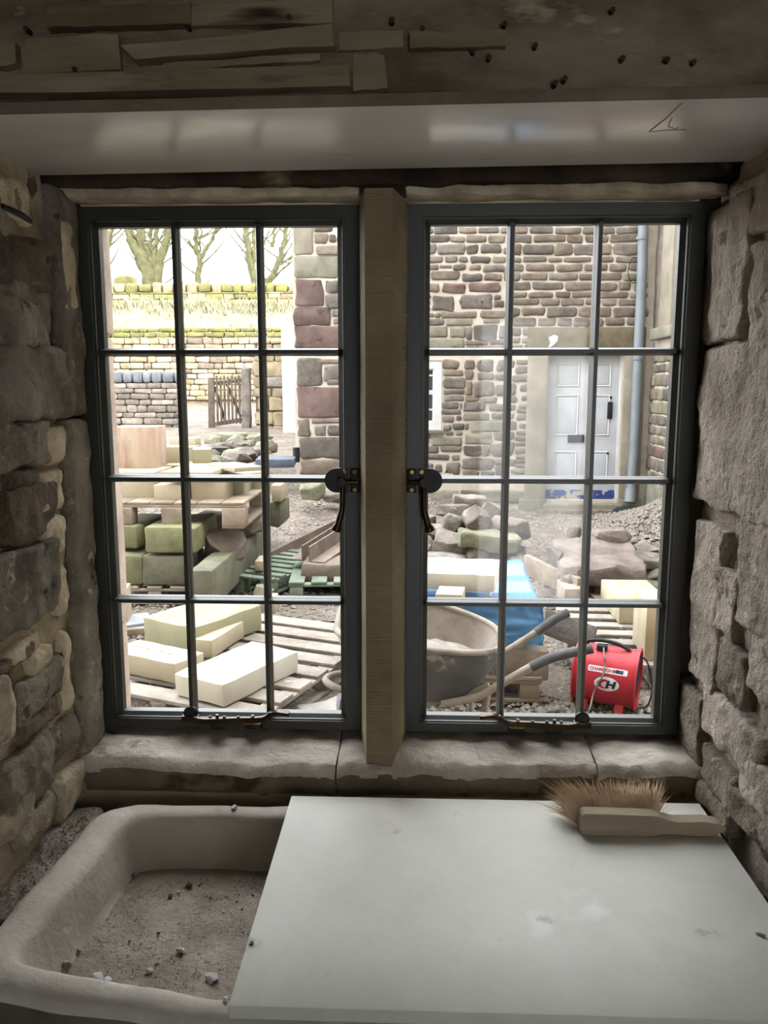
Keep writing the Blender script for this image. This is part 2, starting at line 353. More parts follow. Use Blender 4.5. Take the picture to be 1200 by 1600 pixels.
box('rebate_fillet', .478, .60, 1.430, 1.50, .93, 1.93, m_outj, to, .003); box('rebate_fillet', -.66, -.578, 1.430, 1.50, .93, 1.93, m_outj, to, .003)
box('bedding_strip', -.60, .50, 1.430, 1.475, .90, .980, m_outj, to, .003)
# lintel over the casements with its lower edge, window light put into a cream colour
tl = empty('trim_3', (0, 1.4, 1.91), 'sooty stone lintel above both casements', 'lintel', kind='structure')
box('lintel_stone', -.66, .575, 1.346, 1.452, 1.924, 1.99, m_lintel, tl, .008, amp=.006, n=(30, 4, 4), fr=14)
for (x0, x1) in ((-.597, -.092), (-.014, .50)):
    box('lit_cream_edge', x0, x1, 1.352, 1.405, 1.908, 1.924, m_lit_edge, tl, .006, amp=.004, n=(40, 4, 3), fr=22)

# tooled stone mullion
def mullion():
    prof = [(-.0785, 1.300), (-.0345, 1.300), (-.012, 1.396), (-.008, 1.455), (-.008, 1.56), (-.03, 1.605), (-.08, 1.605), (-.098, 1.56), (-.098, 1.455), (-.094, 1.396)]
    V, Fc = [], []; n = len(prof); rows = 470; z0, z1 = .953, 1.9075
    cx, cy = -.0555, 1.45
    for k in range(rows + 1):
        z = z0 + (z1 - z0) * k / rows
        g = (0.0 if k % 2 else .0011) + noise.noise(V3((0, 0, z * 60))) * .0006
        for (x, y) in prof:
            dx, dy = (x - cx), (y - cy); l = math.hypot(dx, dy)
            V.append((x - dx / l * g, y - dy / l * g * 1.1, z))
    for k in range(rows):
        for i in range(n):
            j = (i + 1) % n; Fc.append([k * n + i, k * n + j, (k + 1) * n + j, (k + 1) * n + i])
    Fc.append(list(range(n))[::-1]); Fc.append([rows * n + i for i in range(n)])
    return mk('trim_4', V, Fc, m_mull, None, False)
tag(mullion(), 'new sandstone mullion with fine horizontal tooling between the casements', 'mullion', kind='structure')

# ---------------------------------------------------------------- window sill, three worn stones
ts = empty('window_sill', (0, 1.35, .9), 'worn stone window sill with broken front edge under both casements', 'sill', kind='structure')
m_sillf = M('brown_sill_face', '#7f7260', '#5c503f', 5, bump=.4, bscale=26, rnd=.03, spots=[('#463b2c', 5, .58)])  # darker brown for the front faces of the sill stones
def sillpart(x0, x1, seed):
    nx = max(8, int((x1 - x0) / .008)); V, Fc = [], []
    for i in range(nx + 1):
        x = x0 + (x1 - x0) * i / nx
        e = min(i, nx - i) / nx; ed = .004 * max(0, 1 - min(i, nx - i) / 2)
        wv = noise.noise(V3((x * 5, seed, 0))) * .018 + noise.noise(V3((x * 17, seed, 3))) * .006
        dip = -.010 * math.exp(-((x + .3) / .18) ** 2) - .007 * math.exp(-((x - .15) / .15) ** 2)
        yf = 1.298 + wv - .012 * math.exp(-((x + .1) / .1) ** 2)
        prof = [(1.46, .962)] + [(1.43 - (1.43 - yf - .012) * t / 12, .964 + dip * (t / 12) - .004 * (t / 12) ** 2) for t in range(13)]
        prof += [(yf + .004, .951 + dip), (yf, .944 + dip), (yf + .003, .934), (yf + .007, .916), (yf + .012, .896), (1.318, .84), (1.46, .84)]
        for k, (y, z) in enumerate(prof):
            q = V3((x, y, z)); nn = 0 if k in (0, len(prof) - 1, len(prof) - 2) else 1
            d = noise.noise_vector(q * 26 + V3((seed, 0, 0))) * .0042 * nn + noise.noise_vector(V3((q.x * 50, q.y * 90, q.z * 90))) * .0022 * nn
            if i in (0, nx): d.x = 0
            V.append(q + d - V3((0, 0, ed * nn)))
    n = len(prof)
    for i in range(nx):
        for k in range(n):
            j = (k + 1) % n; Fc.append([i * n + k, i * n + j, (i + 1) * n + j, (i + 1) * n + k][::-1])
    Fc.append(list(range(n))); Fc.append([nx * n + k for k in range(n)][::-1])
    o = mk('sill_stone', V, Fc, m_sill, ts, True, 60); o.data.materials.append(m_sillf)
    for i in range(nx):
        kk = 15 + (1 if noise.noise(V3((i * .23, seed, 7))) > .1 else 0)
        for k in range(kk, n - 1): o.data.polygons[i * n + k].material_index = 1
sillpart(-.62, -.1325, 1.); sillpart(-.1300, .3185, 2.); sillpart(.3215, .56, 3.)

# ---------------------------------------------------------------- casements
def casement(name, x0, x1, label, hinge):
    z0, z1 = .975, 1.905; t = empty(name, ((x0 + x1) / 2, 1.42, z0), label, 'window', kind='structure')
    ring('frame', x0, x1, z0, z1, [(0, 1.400), (.0245, 1.400), (.0255, 1.4035), (.0285, 1.4035), (.0295, 1.407), (.038, 1.415), (.038, 1.432), (0, 1.432)], m_frame, t, .66, .82)
    gx0, gx1, gz0, gz1 = x0 + .037, x1 - .037, z0 + .0245, z1 - .0305
    hw = [(-.0032, 1.402), (.0032, 1.402), (.0046, 1.4065), (.0047, 1.410), (.0066, 1.416), (.0066, 1.426), (-.0066, 1.426), (-.0066, 1.416), (-.0047, 1.410), (-.0046, 1.4065)]
    xs = [gx0] + ([-.411, -.266] if hinge > 0 else [.163, .310]) + [gx1]; zz = [gz0, 1.216, 1.440, 1.663, gz1]
    for x in xs[1:-1]:
        n = len(hw); V = [V3((x + a, b, z)) for z in (gz0, gz1) for (a, b) in hw]
        mk('glazing_bar', V, [list(range(n))[::-1], list(range(n, 2 * n))] + [[i, (i + 1) % n, n + (i + 1) % n, n + i] for i in range(n)], m_frame, t, False)
    for z in zz[1:-1]:
        n = len(hw); V = [V3((x, b + .0005, z + a)) for x in (gx0, gx1) for (a, b) in hw]
        mk('glazing_bar', V, [list(range(n)), list(range(n, 2 * n))[::-1]] + [[(i + 1) % n, i, n + i, n + (i + 1) % n] for i in range(n)], m_frame, t, False)
    for i in range(3):
        for j in range(4):
            box('pane', xs[i] - .001, xs[i + 1] + .001, 1.420, 1.423, zz[j] - .001, zz[j + 1] + .001, m_glass, t, 0)
    # fastener on the meeting side, at the bar below the middle row
    s = hinge; xf = x1 if s > 0 else x0; zc = zz[2]
    h = prism('handle', [(xf - s * (.020 + a), zc + b) for a, b in [(0, .0215), (.019, .0215)] + [(.021 + .0215 * math.sin(w), .0215 * math.cos(w)) for w in fl(.1, math.pi - .1, 12)] + [(.019, -.0215), (0, -.0215)]], 1.396, 1.4005, m_iron, t)
    zt = zc - .004
    tube('lever', smooth_path([(xf - s * .030, 1.384, zt + .004), (xf - s * .030, 1.380, zt - .022), (xf - s * .031, 1.378, zt - .046), (xf - s * .038, 1.378, zt - .072), (xf - s * .042, 1.379, zt - .084)], 4),
         [.0052] * 5 + [.0050] * 4 + [.0060] * 4 + [.0085, .0095, .0085, .003], m_bronze, h, 12)
    tube('pivot', [(xf - s * .030, 1.398, zt + .002), (xf - s * .030, 1.376, zt + .002)], .0075, m_iron, h, 14)
    tube('nose', [(xf - s * .032, 1.386, zt + .002), (xf - s * .004, 1.388, zt + .002)], .0042, m_bronze, h, 10)
    box('keep_plate', min(xf - s * .001, xf - s * .017), max(xf - s * .001, xf - s * .017), 1.393, 1.4005, zc - .021, zc + .021, m_iron, h, .002)
    for (dx, dz) in ((.009, .016), (.009, -.016), (.026, .016)):
        tube('screw', [(xf - s * dx, 1.394, zc + dz), (xf - s * dx, 1.3905, zc + dz)], [.0046, .0036], m_brass, h, 12)
    return t, xs, zz
w1, xs1, zz1 = casement('window_1', -.582, -.094, 'left dark painted casement with twelve panes', 1)
w2, xs2, zz2 = casement('window_2', -.0117, .482, 'right dark painted casement with twelve panes', -1)
for t, xs, s, x_piv in ((w1, xs1, 1, xs1[1]), (w2, xs2, -1, xs2[2])):
    zb = .999
    st = lathe('stay', [(.0005, .004), (.010, .0045), (.0135, .001), (.0135, -.004)], Matrix.Translation((x_piv, 1.397, zb + .005)) @ Matrix.Rotation(rad(90), 4, 'X'), m_iron, t, 24)
    box('pivot_bracket', x_piv - .016, x_piv + .016, 1.388, 1.402, zb - .010, zb + .002, m_bronze, st, .002)
    pts = [(x_piv + s * .008, 1.386, zb - .001), (x_piv + s * .03, 1.384, zb - .004), (x_piv + s * .09, 1.384, zb - .001), (x_piv + s * .135, 1.384, zb + .001), (x_piv + s * .150, 1.383, zb + .011), (x_piv + s * .165, 1.382, zb + .016), (x_piv + s * .187, 1.381, zb + .014)]
    sp = smooth_path(pts, 5); V, Fc = [], []
    for i, p in enumerate(sp):
        q = i / (len(sp) - 1); hh = .0052 if q < .68 else .0030; hw_ = .0036 if q < .68 else .0036 + .0045 * min(1, (q - .68) * 5) * (1 if q < .97 else .5)
        V += [p + V3((0, -hw_, -hh)), p + V3((0, hw_, -hh)), p + V3((0, hw_, hh)), p + V3((0, -hw_, hh))]
    for i in range(len(sp) - 1):
        for k in range(4): Fc.append([i * 4 + k, i * 4 + (k + 1) % 4, i * 4 + 4 + (k + 1) % 4, i * 4 + 4 + k])
    Fc += [[0, 1, 2, 3], [(len(sp) - 1) * 4 + k for k in (3, 2, 1, 0)]]
    mk('stay_arm', V, Fc, m_bronze, st, True, 30)
    for d in (.040, .066, .092, .118): tube('peg_hole_rim', [(x_piv + s * d, 1.3835, zb + .003), (x_piv + s * d, 1.3835, zb + .0065)], .0030, m_iron, st, 10)
    for d in (.052, .118):
        pg = box('stay_pin', x_piv + s * d - .015, x_piv + s * d + .015, 1.386, 1.401, zb - .020, zb - .009, m_iron, t, .002)
        box('pin_cap', x_piv + s * d - .012, x_piv + s * d + .012, 1.384, 1.398, zb - .0105, zb - .0070, m_brass, pg, .001)
        tube('pin', [(x_piv + s * d, 1.387, zb - .011), (x_piv + s * d, 1.387, zb + .0075)], .0032, m_bronze, pg, 10)
tube('hinge_pin', [(.486, 1.395, 1.655), (.486, 1.395, 1.672)], .004, m_iron, w2, 10)

# ---------------------------------------------------------------- painted head board and timber lintel
V, Fc = rb((.593, .139, .0065), .0015, (8, 4, 3))
hb = mk('head_board', [V3((v.x - .045, v.y + 1.161, v.z + 1.9415 + v.x * .009)) for v in V], Fc, m_soff)
V, Fc = rb((.594, .002, .0068), .001, (8, 3, 3)); mk('raw_edge', [V3((v.x - .045, v.y + 1.0205, v.z + 1.9415 + v.x * .009)) for v in V], Fc, M('raw_board_edge', '#776c5d', '#5e5447', 9, bump=.2, rnd=0), hb)
tag(hb, 'grey primed board over the window reflecting the panes', 'board')
zh = lambda x: 1.9415 + x * .009 - .0068
def pencil(par, pts, mat, r): 
    V, Fc = tubeg(pts, r, 4); mk('pencil_mark', V, Fc, mat, par, False)
m_penc = M('pencil_line', '#8f8980', None, 40, bump=0, rnd=0)
for seg_ in ([(1066, 163), (1040, 188), (1014, 208), (1040, 206), (1072, 205)], [(1050, 186), (1044, 200), (1056, 204), (1060, 200)]):
    pencil(hb, [V3((p.x, p.y, zh(p.x))) for p in (gz(*q, 1.936) for q in seg_)], m_penc, .0005)
bm = empty('timber_lintel', (0, 1.15, 1.96), 'old dark timber lintel beam studded with laths above the window', 'beam')
V, Fc = rb((1.05, .13, .27), .012, (150, 6, 60), .009, 11, 3.)
mk('beam', [v + V3((0, 1.188, 2.226)) for v in V], Fc, m_beam, bm, True, 60)
def lath(pts, th=.009, mat=m_lath):
    P = [at(px, py, 1.05) for px, py in pts]      # top-left, top-right, bottom-right, bottom-left on the beam's face
    n = 14; V, Fc = [], []; sd_ = nseed()
    for i in range(n + 1):
        t = i / n; a = P[0].lerp(P[1], t); b = P[3].lerp(P[2], t)
        w = noise.noise(V3((t * 4, sd_, 0))) * .0025; w2 = noise.noise(V3((t * 5, sd_, 9))) * .0025
        a = a + V3((0, 0, w)); b = b + V3((0, 0, w2)); yo = noise.noise(V3((t * 3, sd_, 4))) * .002
        V += [V3((a.x, 1.062, a.z)), V3((a.x, 1.052 - th + yo, a.z - .001)), V3((b.x, 1.052 - th + yo, b.z + .001)), V3((b.x, 1.062, b.z))]
    for i in range(n):
        for k in range(4): Fc.append([i * 4 + k, i * 4 + (k + 1) % 4, i * 4 + 4 + (k + 1) % 4, i * 4 + 4 + k][::-1])
    Fc += [[0, 1, 2, 3], [n * 4 + k for k in (3, 2, 1, 0)]]
    mk('lath', V, Fc, mat, bm, True, 40)
lath([(76, 16), (300, 6), (300, 42), (76, 48)]); lath([(192, 76), (520, 42), (524, 78), (215, 98)], .012); lath([(-20, 122), (546, 104), (548, 140), (-20, 152)], .012)
lath([(256, 98), (500, 84), (500, 96), (256, 114)], .005); lath([(-20, 70), (26, 66), (28, 104), (-20, 108)], .006); lath([(300, 10), (520, -2), (520, 38), (300, 44)], .005)
lath([(40, 60), (185, 52), (190, 112), (40, 118)], .003); lath([(640, 50), (790, 48), (790, 74), (640, 78)], .004); lath([(530, 50), (630, 46), (630, 76), (530, 82)], .004)
lath([(552, 84), (600, 82), (606, 140), (552, 142)], .003)
for px, py in ((35, 40), (34, 136), (152, 130), (450, 22), (206, 78), (506, 65), (402, 128), (538, 118), (112, 104), (612, 26), (790, 32), (740, 74), (838, 66), (870, 125), (885, 118), (976, 86), (1046, 88), (1088, 92), (960, 10), (290, 36), (660, 40), (700, 150), (765, 84)):
    p = at(px, py, 1.039); tube('nail', [(p.x, 1.062, p.z), (p.x, 1.0465, p.z)], [.003, .0034], m_iron, bm, 8)

# ---------------------------------------------------------------- stone sink
def sink():
    ol, orr, ob = -.528, .50, 1.268
    out = [(ol, ob), (orr, ob), (orr, .785), (-.20, .785), (-.557, .845)]
    inn = [(-.466, 1.220), (.44, 1.220), (.44, .835), (-.20, .830), (-.497, .882)]
    flo = [(-.452, 1.206), (.425, 1.206), (.425, .85), (-.20, .845), (-.474, .895)]
    def sub(poly, n=26):
        P = []
        for i in range(5):
            a, b = V3((*poly[i], 0)), V3((*poly[(i + 1) % 5], 0))
            for k in range(n): P.append(a.lerp(b, k / n))
        return P
    O, I, B = sub(out), sub(inn), sub(flo); n = len(O)
    def rnd(P, k):      # round the corners a little
        for _ in range(k): P = [(P[i - 1] + P[i] * 2 + P[(i + 1) % len(P)]) / 4 for i in range(len(P))]
        return P
    O, I, B = rnd(O, 8), rnd(I, 5), rnd(B, 5)
    rings = []
    lev = [(0, .60), (0, .72), (0, .80), (0, .86), (0, .880), (.04, .890), (.12, .8965), (.28, .900), (.5, .9005), (.72, .8995), (.88, .895), (.97, .885)]
    for t, z in lev: rings.append([O[i].lerp(I[i], t) + V3((0, 0, z)) for i in range(n)])
    for t, z in ((0, .875), (.4, .850), (.75, .828), (1, .814), (1.25, .811)):
        rings.append([I[i].lerp(B[i], t) + V3((0, 0, z)) for i in range(n)])
    cen = V3((-.02, 1.03, 0))
    for t in (.12, .25, .4, .55, .7, .85): rings.append([(I[i].lerp(B[i], 1.25)).lerp(cen, t) + V3((0, 0, .811 - .003 * t)) for i in range(n)])
    V, Fc = [], []
    for r_ in rings:
        for q in r_: V.append(q + noise.noise_vector(q * 14) * .0035 + noise.noise_vector(q * 45) * .0012)
    for a in range(len(rings) - 1):
        for i in range(n):
            j = (i + 1) % n; Fc.append([a * n + i, (a + 1) * n + i, (a + 1) * n + j, a * n + j])
    V.append(cen + V3((0, 0, .808))); c = len(V) - 1; a = len(rings) - 1
    for i in range(n): Fc.append([a * n + i, c, a * n + (i + 1) % n])
    V.append(cen + V3((0, 0, .60))); c = len(V) - 1
    for i in range(n): Fc.append([c, i, (i + 1) % n])
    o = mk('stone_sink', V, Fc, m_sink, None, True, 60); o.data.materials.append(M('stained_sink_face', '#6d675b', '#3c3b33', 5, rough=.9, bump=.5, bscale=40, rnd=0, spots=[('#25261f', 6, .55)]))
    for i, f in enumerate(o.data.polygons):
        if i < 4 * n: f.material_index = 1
    return o
tag(sink(), 'shallow worn stone sink with thick rounded rim below the window', 'sink')
tag(boxes('sink_pier', [(-.56, -.36, .86, 1.26, 0, .60)], m_room), 'stone pier carrying the sink on its left', 'pier', 'piers under the sink')
tag(boxes('sink_pier', [(.28, .48, .86, 1.26, 0, .60)], m_room), 'stone pier carrying the sink on its right', 'pier', 'piers under the sink')
ld = stone('stone_ledge', (-.566, 1.12, .862), (.075, .30, .05), m_dust, None, r=.008, n=(6, 20, 4), amp=.005, fr=24, ang=60)
tag(ld, 'dusty stone ledge between the sink and the left wall', 'ledge')
# board laid over the right of the sink
bd = stone('cover_board', (.1375, 1.027, .9095), (.683, .468, .0165), m_board, None, r=.0015, n=(6, 6, 3), amp=0)
tag(bd, 'grey board laid over the right part of the sink', 'board')
rs = stone('dark_sheet', (.515, 1.06, .80), (.012, .38, .16), M('dark_blue_grey_sheet', '#3f4650', '#2b3038', 5, rough=.6, bump=.1, rnd=0), None, r=.002, n=(3, 3, 3), amp=0)
tag(rs, 'dark blue grey sheet standing in the gap right of the board', 'sheet')

# hand brush
br = empty('hand_brush', (.42, 1.17, .918), 'wooden hand brush with brown bristles lying on the grey board', 'brush')
P0 = gz(908, 1308, .918); bx = P0.x; by = P0.y
ol_ = [(0, .002), (.004, 0), (.108, .0005), (.118, .004), (.135, .006), (.165, .003), (.190, .003), (.205, .006), (.212, .012), (.213, .018), (.205, .023), (.185, .0265), (.165, .0255), (.142, .025), (.126, .0285), (.115, .0335), (.104, .0345), (.006, .036), (.001, .032)]
prism('handle', [(bx + a * 1.02, .9185 + b) for a, b in ol_], by + .004, by + .026, m_bwood, br)
rnd_ = random.Random(5); V, Fc = [], []
for i in range(1500):
    u, v = rnd_.random(), rnd_.random()
    p = V3((bx + .002 + u * .118, by + .024, .922 + v * .028))
    spl = (u - .55) * .055 + rnd_.gauss(0, .010)
    ln = .052 + rnd_.random() * .016
    tip = p + V3((spl - .012 * (1 - u), ln * .80, (v - .3) * .028 + rnd_.gauss(0, .006) + .010))
    if rnd_.random() < .06: tip += V3((rnd_.gauss(0, .02), rnd_.gauss(0, .008), rnd_.gauss(.004, .008)))
    tip.z = max(tip.z, .9195)
    md = p.lerp(tip, .55) + V3((rnd_.gauss(0, .002), 0, .004)); w = .00055
    o = len(V)
    for q, ww in ((p, w), (md, w * .9)): V += [q + V3((-ww, 0, -ww * .6)), q + V3((ww, 0, -ww * .6)), q + V3((0, 0, ww))]
    V.append(tip)
    for k in range(3):
        l = (k + 1) % 3; Fc += [[o + k, o + l, o + 3 + l, o + 3 + k], [o + 3 + k, o + 3 + l, o + 6]]
tag(mk('bristles', V, Fc, m_brist, br, False), 'splayed coarse brown bristles', kind='stuff')

# chips of stone and grit in the sink
def chip(px, py, w, z, label, mat=m_chip, group='loose chips in the stone sink', flat=.6):
    p = gz(px, py, z); s = w * (p - CAM).length / F
    o = rock('stone_chip', p + V3((0, 0, s * flat / 2)), (s, s * .8, s * flat), mat, None, px * .7, .1, 0, 14, 3.)
    tag(o, label, 'stone chip', group)
SF = .8145
m_chipw = M('white_chip', '#d0d0d0', '#aaaaaa', 30, bump=.2, rnd=.1); m_chipd = M('dark_chip', '#75695a', '#4e453a', 40, bump=.3, rnd=.2)
chip(331, 1532, 23, SF, 'flat white stone chip at the front of the sink floor', m_chipw, flat=.35)
chip(296, 1386, 16, SF, 'round brownish chip in the middle of the sink floor')
chip(117, 1492, 16, SF, 'dark chip against the left side of the sink floor', m_chipd)
chip(103, 1517, 19, SF, 'larger pale chip by the front left corner of the sink', flat=.8)
chip(152, 1531, 22, SF, 'pale flake beside the front rim of the sink', m_chipw, flat=.35); chip(169, 1534, 16, SF, 'smaller pale flake right of the larger flake by the rim', m_chipw, flat=.35)
chip(282, 1488, 14, SF, 'pale chip with a sharp edge near the sink centre', m_chipw); chip(234, 1520, 11, SF, 'sandy coloured chip near the front rim of the sink')
chip(366, 1266, 13, .899, 'grey chip resting on the back rim of the sink'); chip(352, 1566, 13, .899, 'white chip on the front rim beside the board corner', m_chipw)
chip(137, 1456, 12, SF, 'dark flake at the foot of the left sink wall', m_chipd); chip(209, 1373, 13, SF, 'pale lump near the back left of the sink floor')
chip(267, 1402, 9, SF, 'small brown chip left of the sink centre', m_chipd)
chip(392, 1474, 10, .918, 'thin dark curl of swarf on the left edge of the board', m_chipd, 'bits on the board', .2); chip(1189, 1462, 13, .918, 'dark curved splinter at the right edge of the board', m_chipd, 'bits on the board', .2)
rnd_ = random.Random(8)
for i in range(26):
    px, py = rnd_.uniform(150, 400), rnd_.uniform(1360, 1535)
    if px < 330 - (py - 1340) * 1.0: px += 150
    chip(min(px, 395), py, rnd_.uniform(3.5, 6.5), SF, 'tiny grey crumb among the grit on the sink floor', rnd_.choice((m_chip, m_chipd, m_chipw)), 'crumbs on the sink floor')
V, Fc = [], []
def grit(c, s):
    o = len(V); V.extend([c + V3((s, 0, 0)), c + V3((-s * .6, s * .7, 0)), c + V3((-s * .5, -s * .8, 0)), c + V3((0, 0, s))]); Fc.extend([[o, o + 1, o + 3], [o + 1, o + 2, o + 3], [o + 2, o, o + 3]])
for i in range(2600):
    t = rnd_.random(); x = -.455 + .26 * rnd_.random() ** 1.1; y = .87 + .34 * rnd_.random()
    grit(V3((x, y, .8145)), rnd_.uniform(.0005, .0014))
_g = len(V)
for i in range(41):
    for j in range(41):
        x, y = -.492 + .32 * i / 40, .846 + .376 * j / 40; e = 1
        V.append(V3((x, y, .8145 + .0016 * noise.noise(V3((x * 18, y * 18, 1))) + .0010 * noise.noise(V3((x * 60, y * 60, 4))) - .004 * max(0, 1 - e))))
for i in range(40):
    for j in range(40): Fc.append([_g + i * 41 + j, _g + (i + 1) * 41 + j, _g + (i + 1) * 41 + j + 1, _g + i * 41 + j + 1])
for i in range(900): grit(V3((rnd_.uniform(-.6, -.535), rnd_.uniform(.98, 1.26), .888)), rnd_.uniform(.0008, .003))
tag(mk('grit', V, Fc, m_dust, None, False), 'fine grey grit scattered over the sink floor and ledge', 'grit', kind='stuff')
DIM[0] = .56
# ================================================================ outside
m_ground = M('gravelly_mud', '#9c9084', '#756a5e', 3, bump=.9, bscale=28, rnd=0, spots=[('#bdb5aa', 22, .60), ('#5e544a', 14, .64)], bdist=.03)
m_gravel = M('gravel', '#b5aca0', '#857b70', 30, bump=.3, bscale=60, rnd=0, spots=[('#6a6058', 25, .6)])
m_fmort = M('facade_mortar', '#e9e0d2', '#d2c7b6', 5, bump=.4, bscale=30, rnd=0)
m_fg = M('facade_gritstone', '#8b837a', '#6b635b', 7, bump=.6, bscale=26, rnd=.28, spots=[('#534c45', 12, .62)], bdist=.015)
m_fb = M('facade_brown_stone', '#988b7d', '#776a5d', 7, bump=.6, bscale=26, rnd=.16, bdist=.015)
m_fr = M('facade_red_sandstone', '#887169', '#6a5853', 5, bump=.5, bscale=26, rnd=.10, spots=[('#5d4f4a', 6, .62)], bdist=.015)
m_fbuff = M('buff_dressed_stone', '#b0a796', '#98907f', 4, bump=.25, bscale=30, rnd=.06)
m_fgreen = M('greenish_dressed_stone', '#a39e8c', '#84806f', 5, bump=.4, bscale=26, rnd=.06, spots=[('#7a7a60', 6, .62)])
m_fmoss = M('algae_stained_stone', '#a09a82', '#807b64', 6, bump=.5, bscale=26, rnd=.14)
m_wpaint = M('white_gloss_paint', '#e6e9ee', '#d3d7de', 4, rough=.5, bump=.05, rnd=0, spots=[('#b9b0a4', 9, .70)])
m_wframe = M('white_window_paint', '#f0f0ee', '#e0e0dc', 6, rough=.5, bump=.05, rnd=0)
m_dglass = M('dark_window_pane', '#3b4048', '#2c3036', 2, rough=.12, bump=0, rnd=0, spec=.8)
m_blue = M('flaking_blue_paint', '#3e5aa5', '#34498a', 6, rough=.7, bump=.2, rnd=0, spots=[('#c8c0b2', 9, .50)])
m_pipe = M('grey_plastic_pipe', '#97a0a6', '#868f95', 3, rough=.5, bump=0, rnd=0)
m_hole = M('blackened_iron', '#2a2c30', '#1b1c1f', 12, rough=.6, bump=.1, rnd=0)
m_moss = M('mossy_block', '#9a9a72', '#747659', 4, bump=.5, bscale=24, rnd=.08, spots=[('#9b9684', 6, .60)])
m_mossg = M('grey_green_block', '#8d8b76', '#6f6d5b', 5, bump=.6, bscale=22, rnd=.1, spots=[('#777b4e', 5, .58)])
m_rub = M('rubble_grey', '#a59d93', '#7b7369', 7, bump=.7, bscale=22, rnd=.16, spots=[('#c3bdb5', 9, .62), ('#665e55', 8, .64)], bdist=.02)
m_rubg = M('rubble_green', '#9a9a80', '#787861', 6, bump=.6, bscale=22, rnd=.1, bdist=.02)
m_rubp = M('rubble_pink', '#9d9087', '#7a6e66', 7, bump=.7, bscale=22, rnd=.1, bdist=.02)
m_saw = M('sawn_cream_stone', '#d8cbb0', '#cabc9f', 4, bump=.15, bscale=40, rnd=.05, spots=[('#b3a37f', 10, .72)])
m_sawg = M('sawn_green_stone', '#bab595', '#a8a382', 4, bump=.2, bscale=30, rnd=.03)
m_sawp = M('pink_banded_sandstone', '#cfae9c', '#b98d7c', 2.6, bump=.15, bscale=40, rnd=0, stretch=(2.5, 2.5, .5), mid='#dcc9b2')
m_saww = M('fresh_white_stone', '#e9e4d4', '#ddd5c0', 4, bump=.1, bscale=40, rnd=.03)
m_pal = M('weathered_pallet_wood', '#b3a390', '#8d7d6b', 6, bump=.4, bscale=24, rnd=.18, stretch=(1, 1, 1), spots=[('#6f6152', 9, .66)])
m_pald = M('dusty_pallet_wood', '#b9b0a4', '#968c80', 6, bump=.5, bscale=24, rnd=.12, spots=[('#cfc9c0', 8, .6)])
m_palg = M('green_treated_wood', '#9aa792', '#7b8a76', 6, bump=.3, bscale=24, rnd=.1)
m_rust = M('rusty_steel', '#a59488', '#847468', 5, rough=.8, bump=.25, bscale=30, rnd=.08)
m_slate = M('blue_grey_slab', '#6f7684', '#575d69', 6, bump=.3, bscale=30, rnd=.05)

def gh(x, y):
    s = max(0., min(1., (1.5 - x) / 2.7))
    return (.1 * max(0., min(y, 10.6) - 6.2) + .055 * max(0., y - 10.6)) * s
V, Fc = [], []
gxs = fl(-16, -3, 20) + fl(-2.85, 3.3, 82) + fl(3.6, 9, 6); gys = fl(1.6, 8, 84) + fl(8.2, 24.2, 50)
for x in gxs:
    for y in gys:
        q = V3((x, y, 0)); a = .03 if 2 < y < 12 else .015
        V.append((x, y, gh(x, y) + noise.noise(q * 1.7) * a + noise.noise(q * 6) * a * .4 - .012))
ny = len(gys)
for i in range(len(gxs) - 1):
    for j in range(ny - 1): Fc.append([i * ny + j, (i + 1) * ny + j, (i + 1) * ny + j + 1, i * ny + j + 1])
GR = tag(mk('ground', V, Fc, m_ground, None, True, 80), 'muddy gravelled yard outside the window', 'ground', kind='structure')
rg = random.Random(11); V, Fc = [], []
def pebble(c, s):
    o = len(V); a = rg.random() * 6.3; ca, sa = math.cos(a), math.sin(a)
    for (x, y, z) in ((1, 0, .1), (.2, .8, 0), (-.9, .2, .1), (-.1, -.8, 0), (.1, .1, .7)): V.append(c + V3(((x * ca - y * sa) * s, (x * sa + y * ca) * s, z * s)))
    Fc.extend([[o, o + 1, o + 4], [o + 1, o + 2, o + 4], [o + 2, o + 3, o + 4], [o + 3, o, o + 4]])
for i in range(26000):
    y = 3.2 + 8.2 * rg.random() ** 1.3; x = rg.uniform(-.48, .36) * y * 1.0
    if y > 10.5 and x > -1.6: continue
    pebble(V3((x, y, gh(x, y) - .008)), rg.uniform(.006, .022) * (1.6 if rg.random() < .08 else 1))
tag(mk('gravel', V, Fc, m_gravel, GR, False), 'loose pale gravel strewn over the yard', kind='stuff')

# ---------------------------------------------------------------- stone house across the yard
HY = 10.6
hs = empty('stone_house', (.75, HY, 0), 'gritstone house with white panelled door across the yard', 'house')
boxes('wall_core', [(-1.57, .16 - .62, HY + .01, HY + .5, -.2, 3.95), (-.46, .37, HY + .01, HY + .5, -.2, 1.05), (-.46, .37, HY + .01, HY + .5, 1.96, 3.95), (.37, 1.74, HY + .01, HY + .5, -.2, 3.95),
                    (1.74, 2.70, HY + .01, HY + .5, 2.02, 3.95), (2.70, 6.5, HY + .01, HY + .5, -.2, 3.95), (-1.57, 6.5, HY + .5, HY + 6, -.2, 3.95), (1.74, 2.70, HY + .01, HY + .5, -.2, .14)], m_fmort, hs)  # wall tops kept low and roofless to let sky light reach the window
RS = random.Random(21)
def fstone(px0, px1, py0, py1, mat=None, par=hs, d=.020, g=0.35):
    a, b = at(px0 - g, py1 + g, HY), at(px1 + g, py0 - g, HY)
    w, h = b.x - a.x, b.z - a.z
    if w < .02 or h < .02: return
    mat = mat or RS.choice((m_fg, m_fg, m_fb))
    stone('stone', ((a.x + b.x) / 2, HY + .01, (a.z + b.z) / 2), (w, 2 * d, h), mat, par, r=min(.03, w * .25, h * .3), n=(4, 3, 4), amp=min(.026, h * .16), fr=11, skip=((1, True),), ang=50)
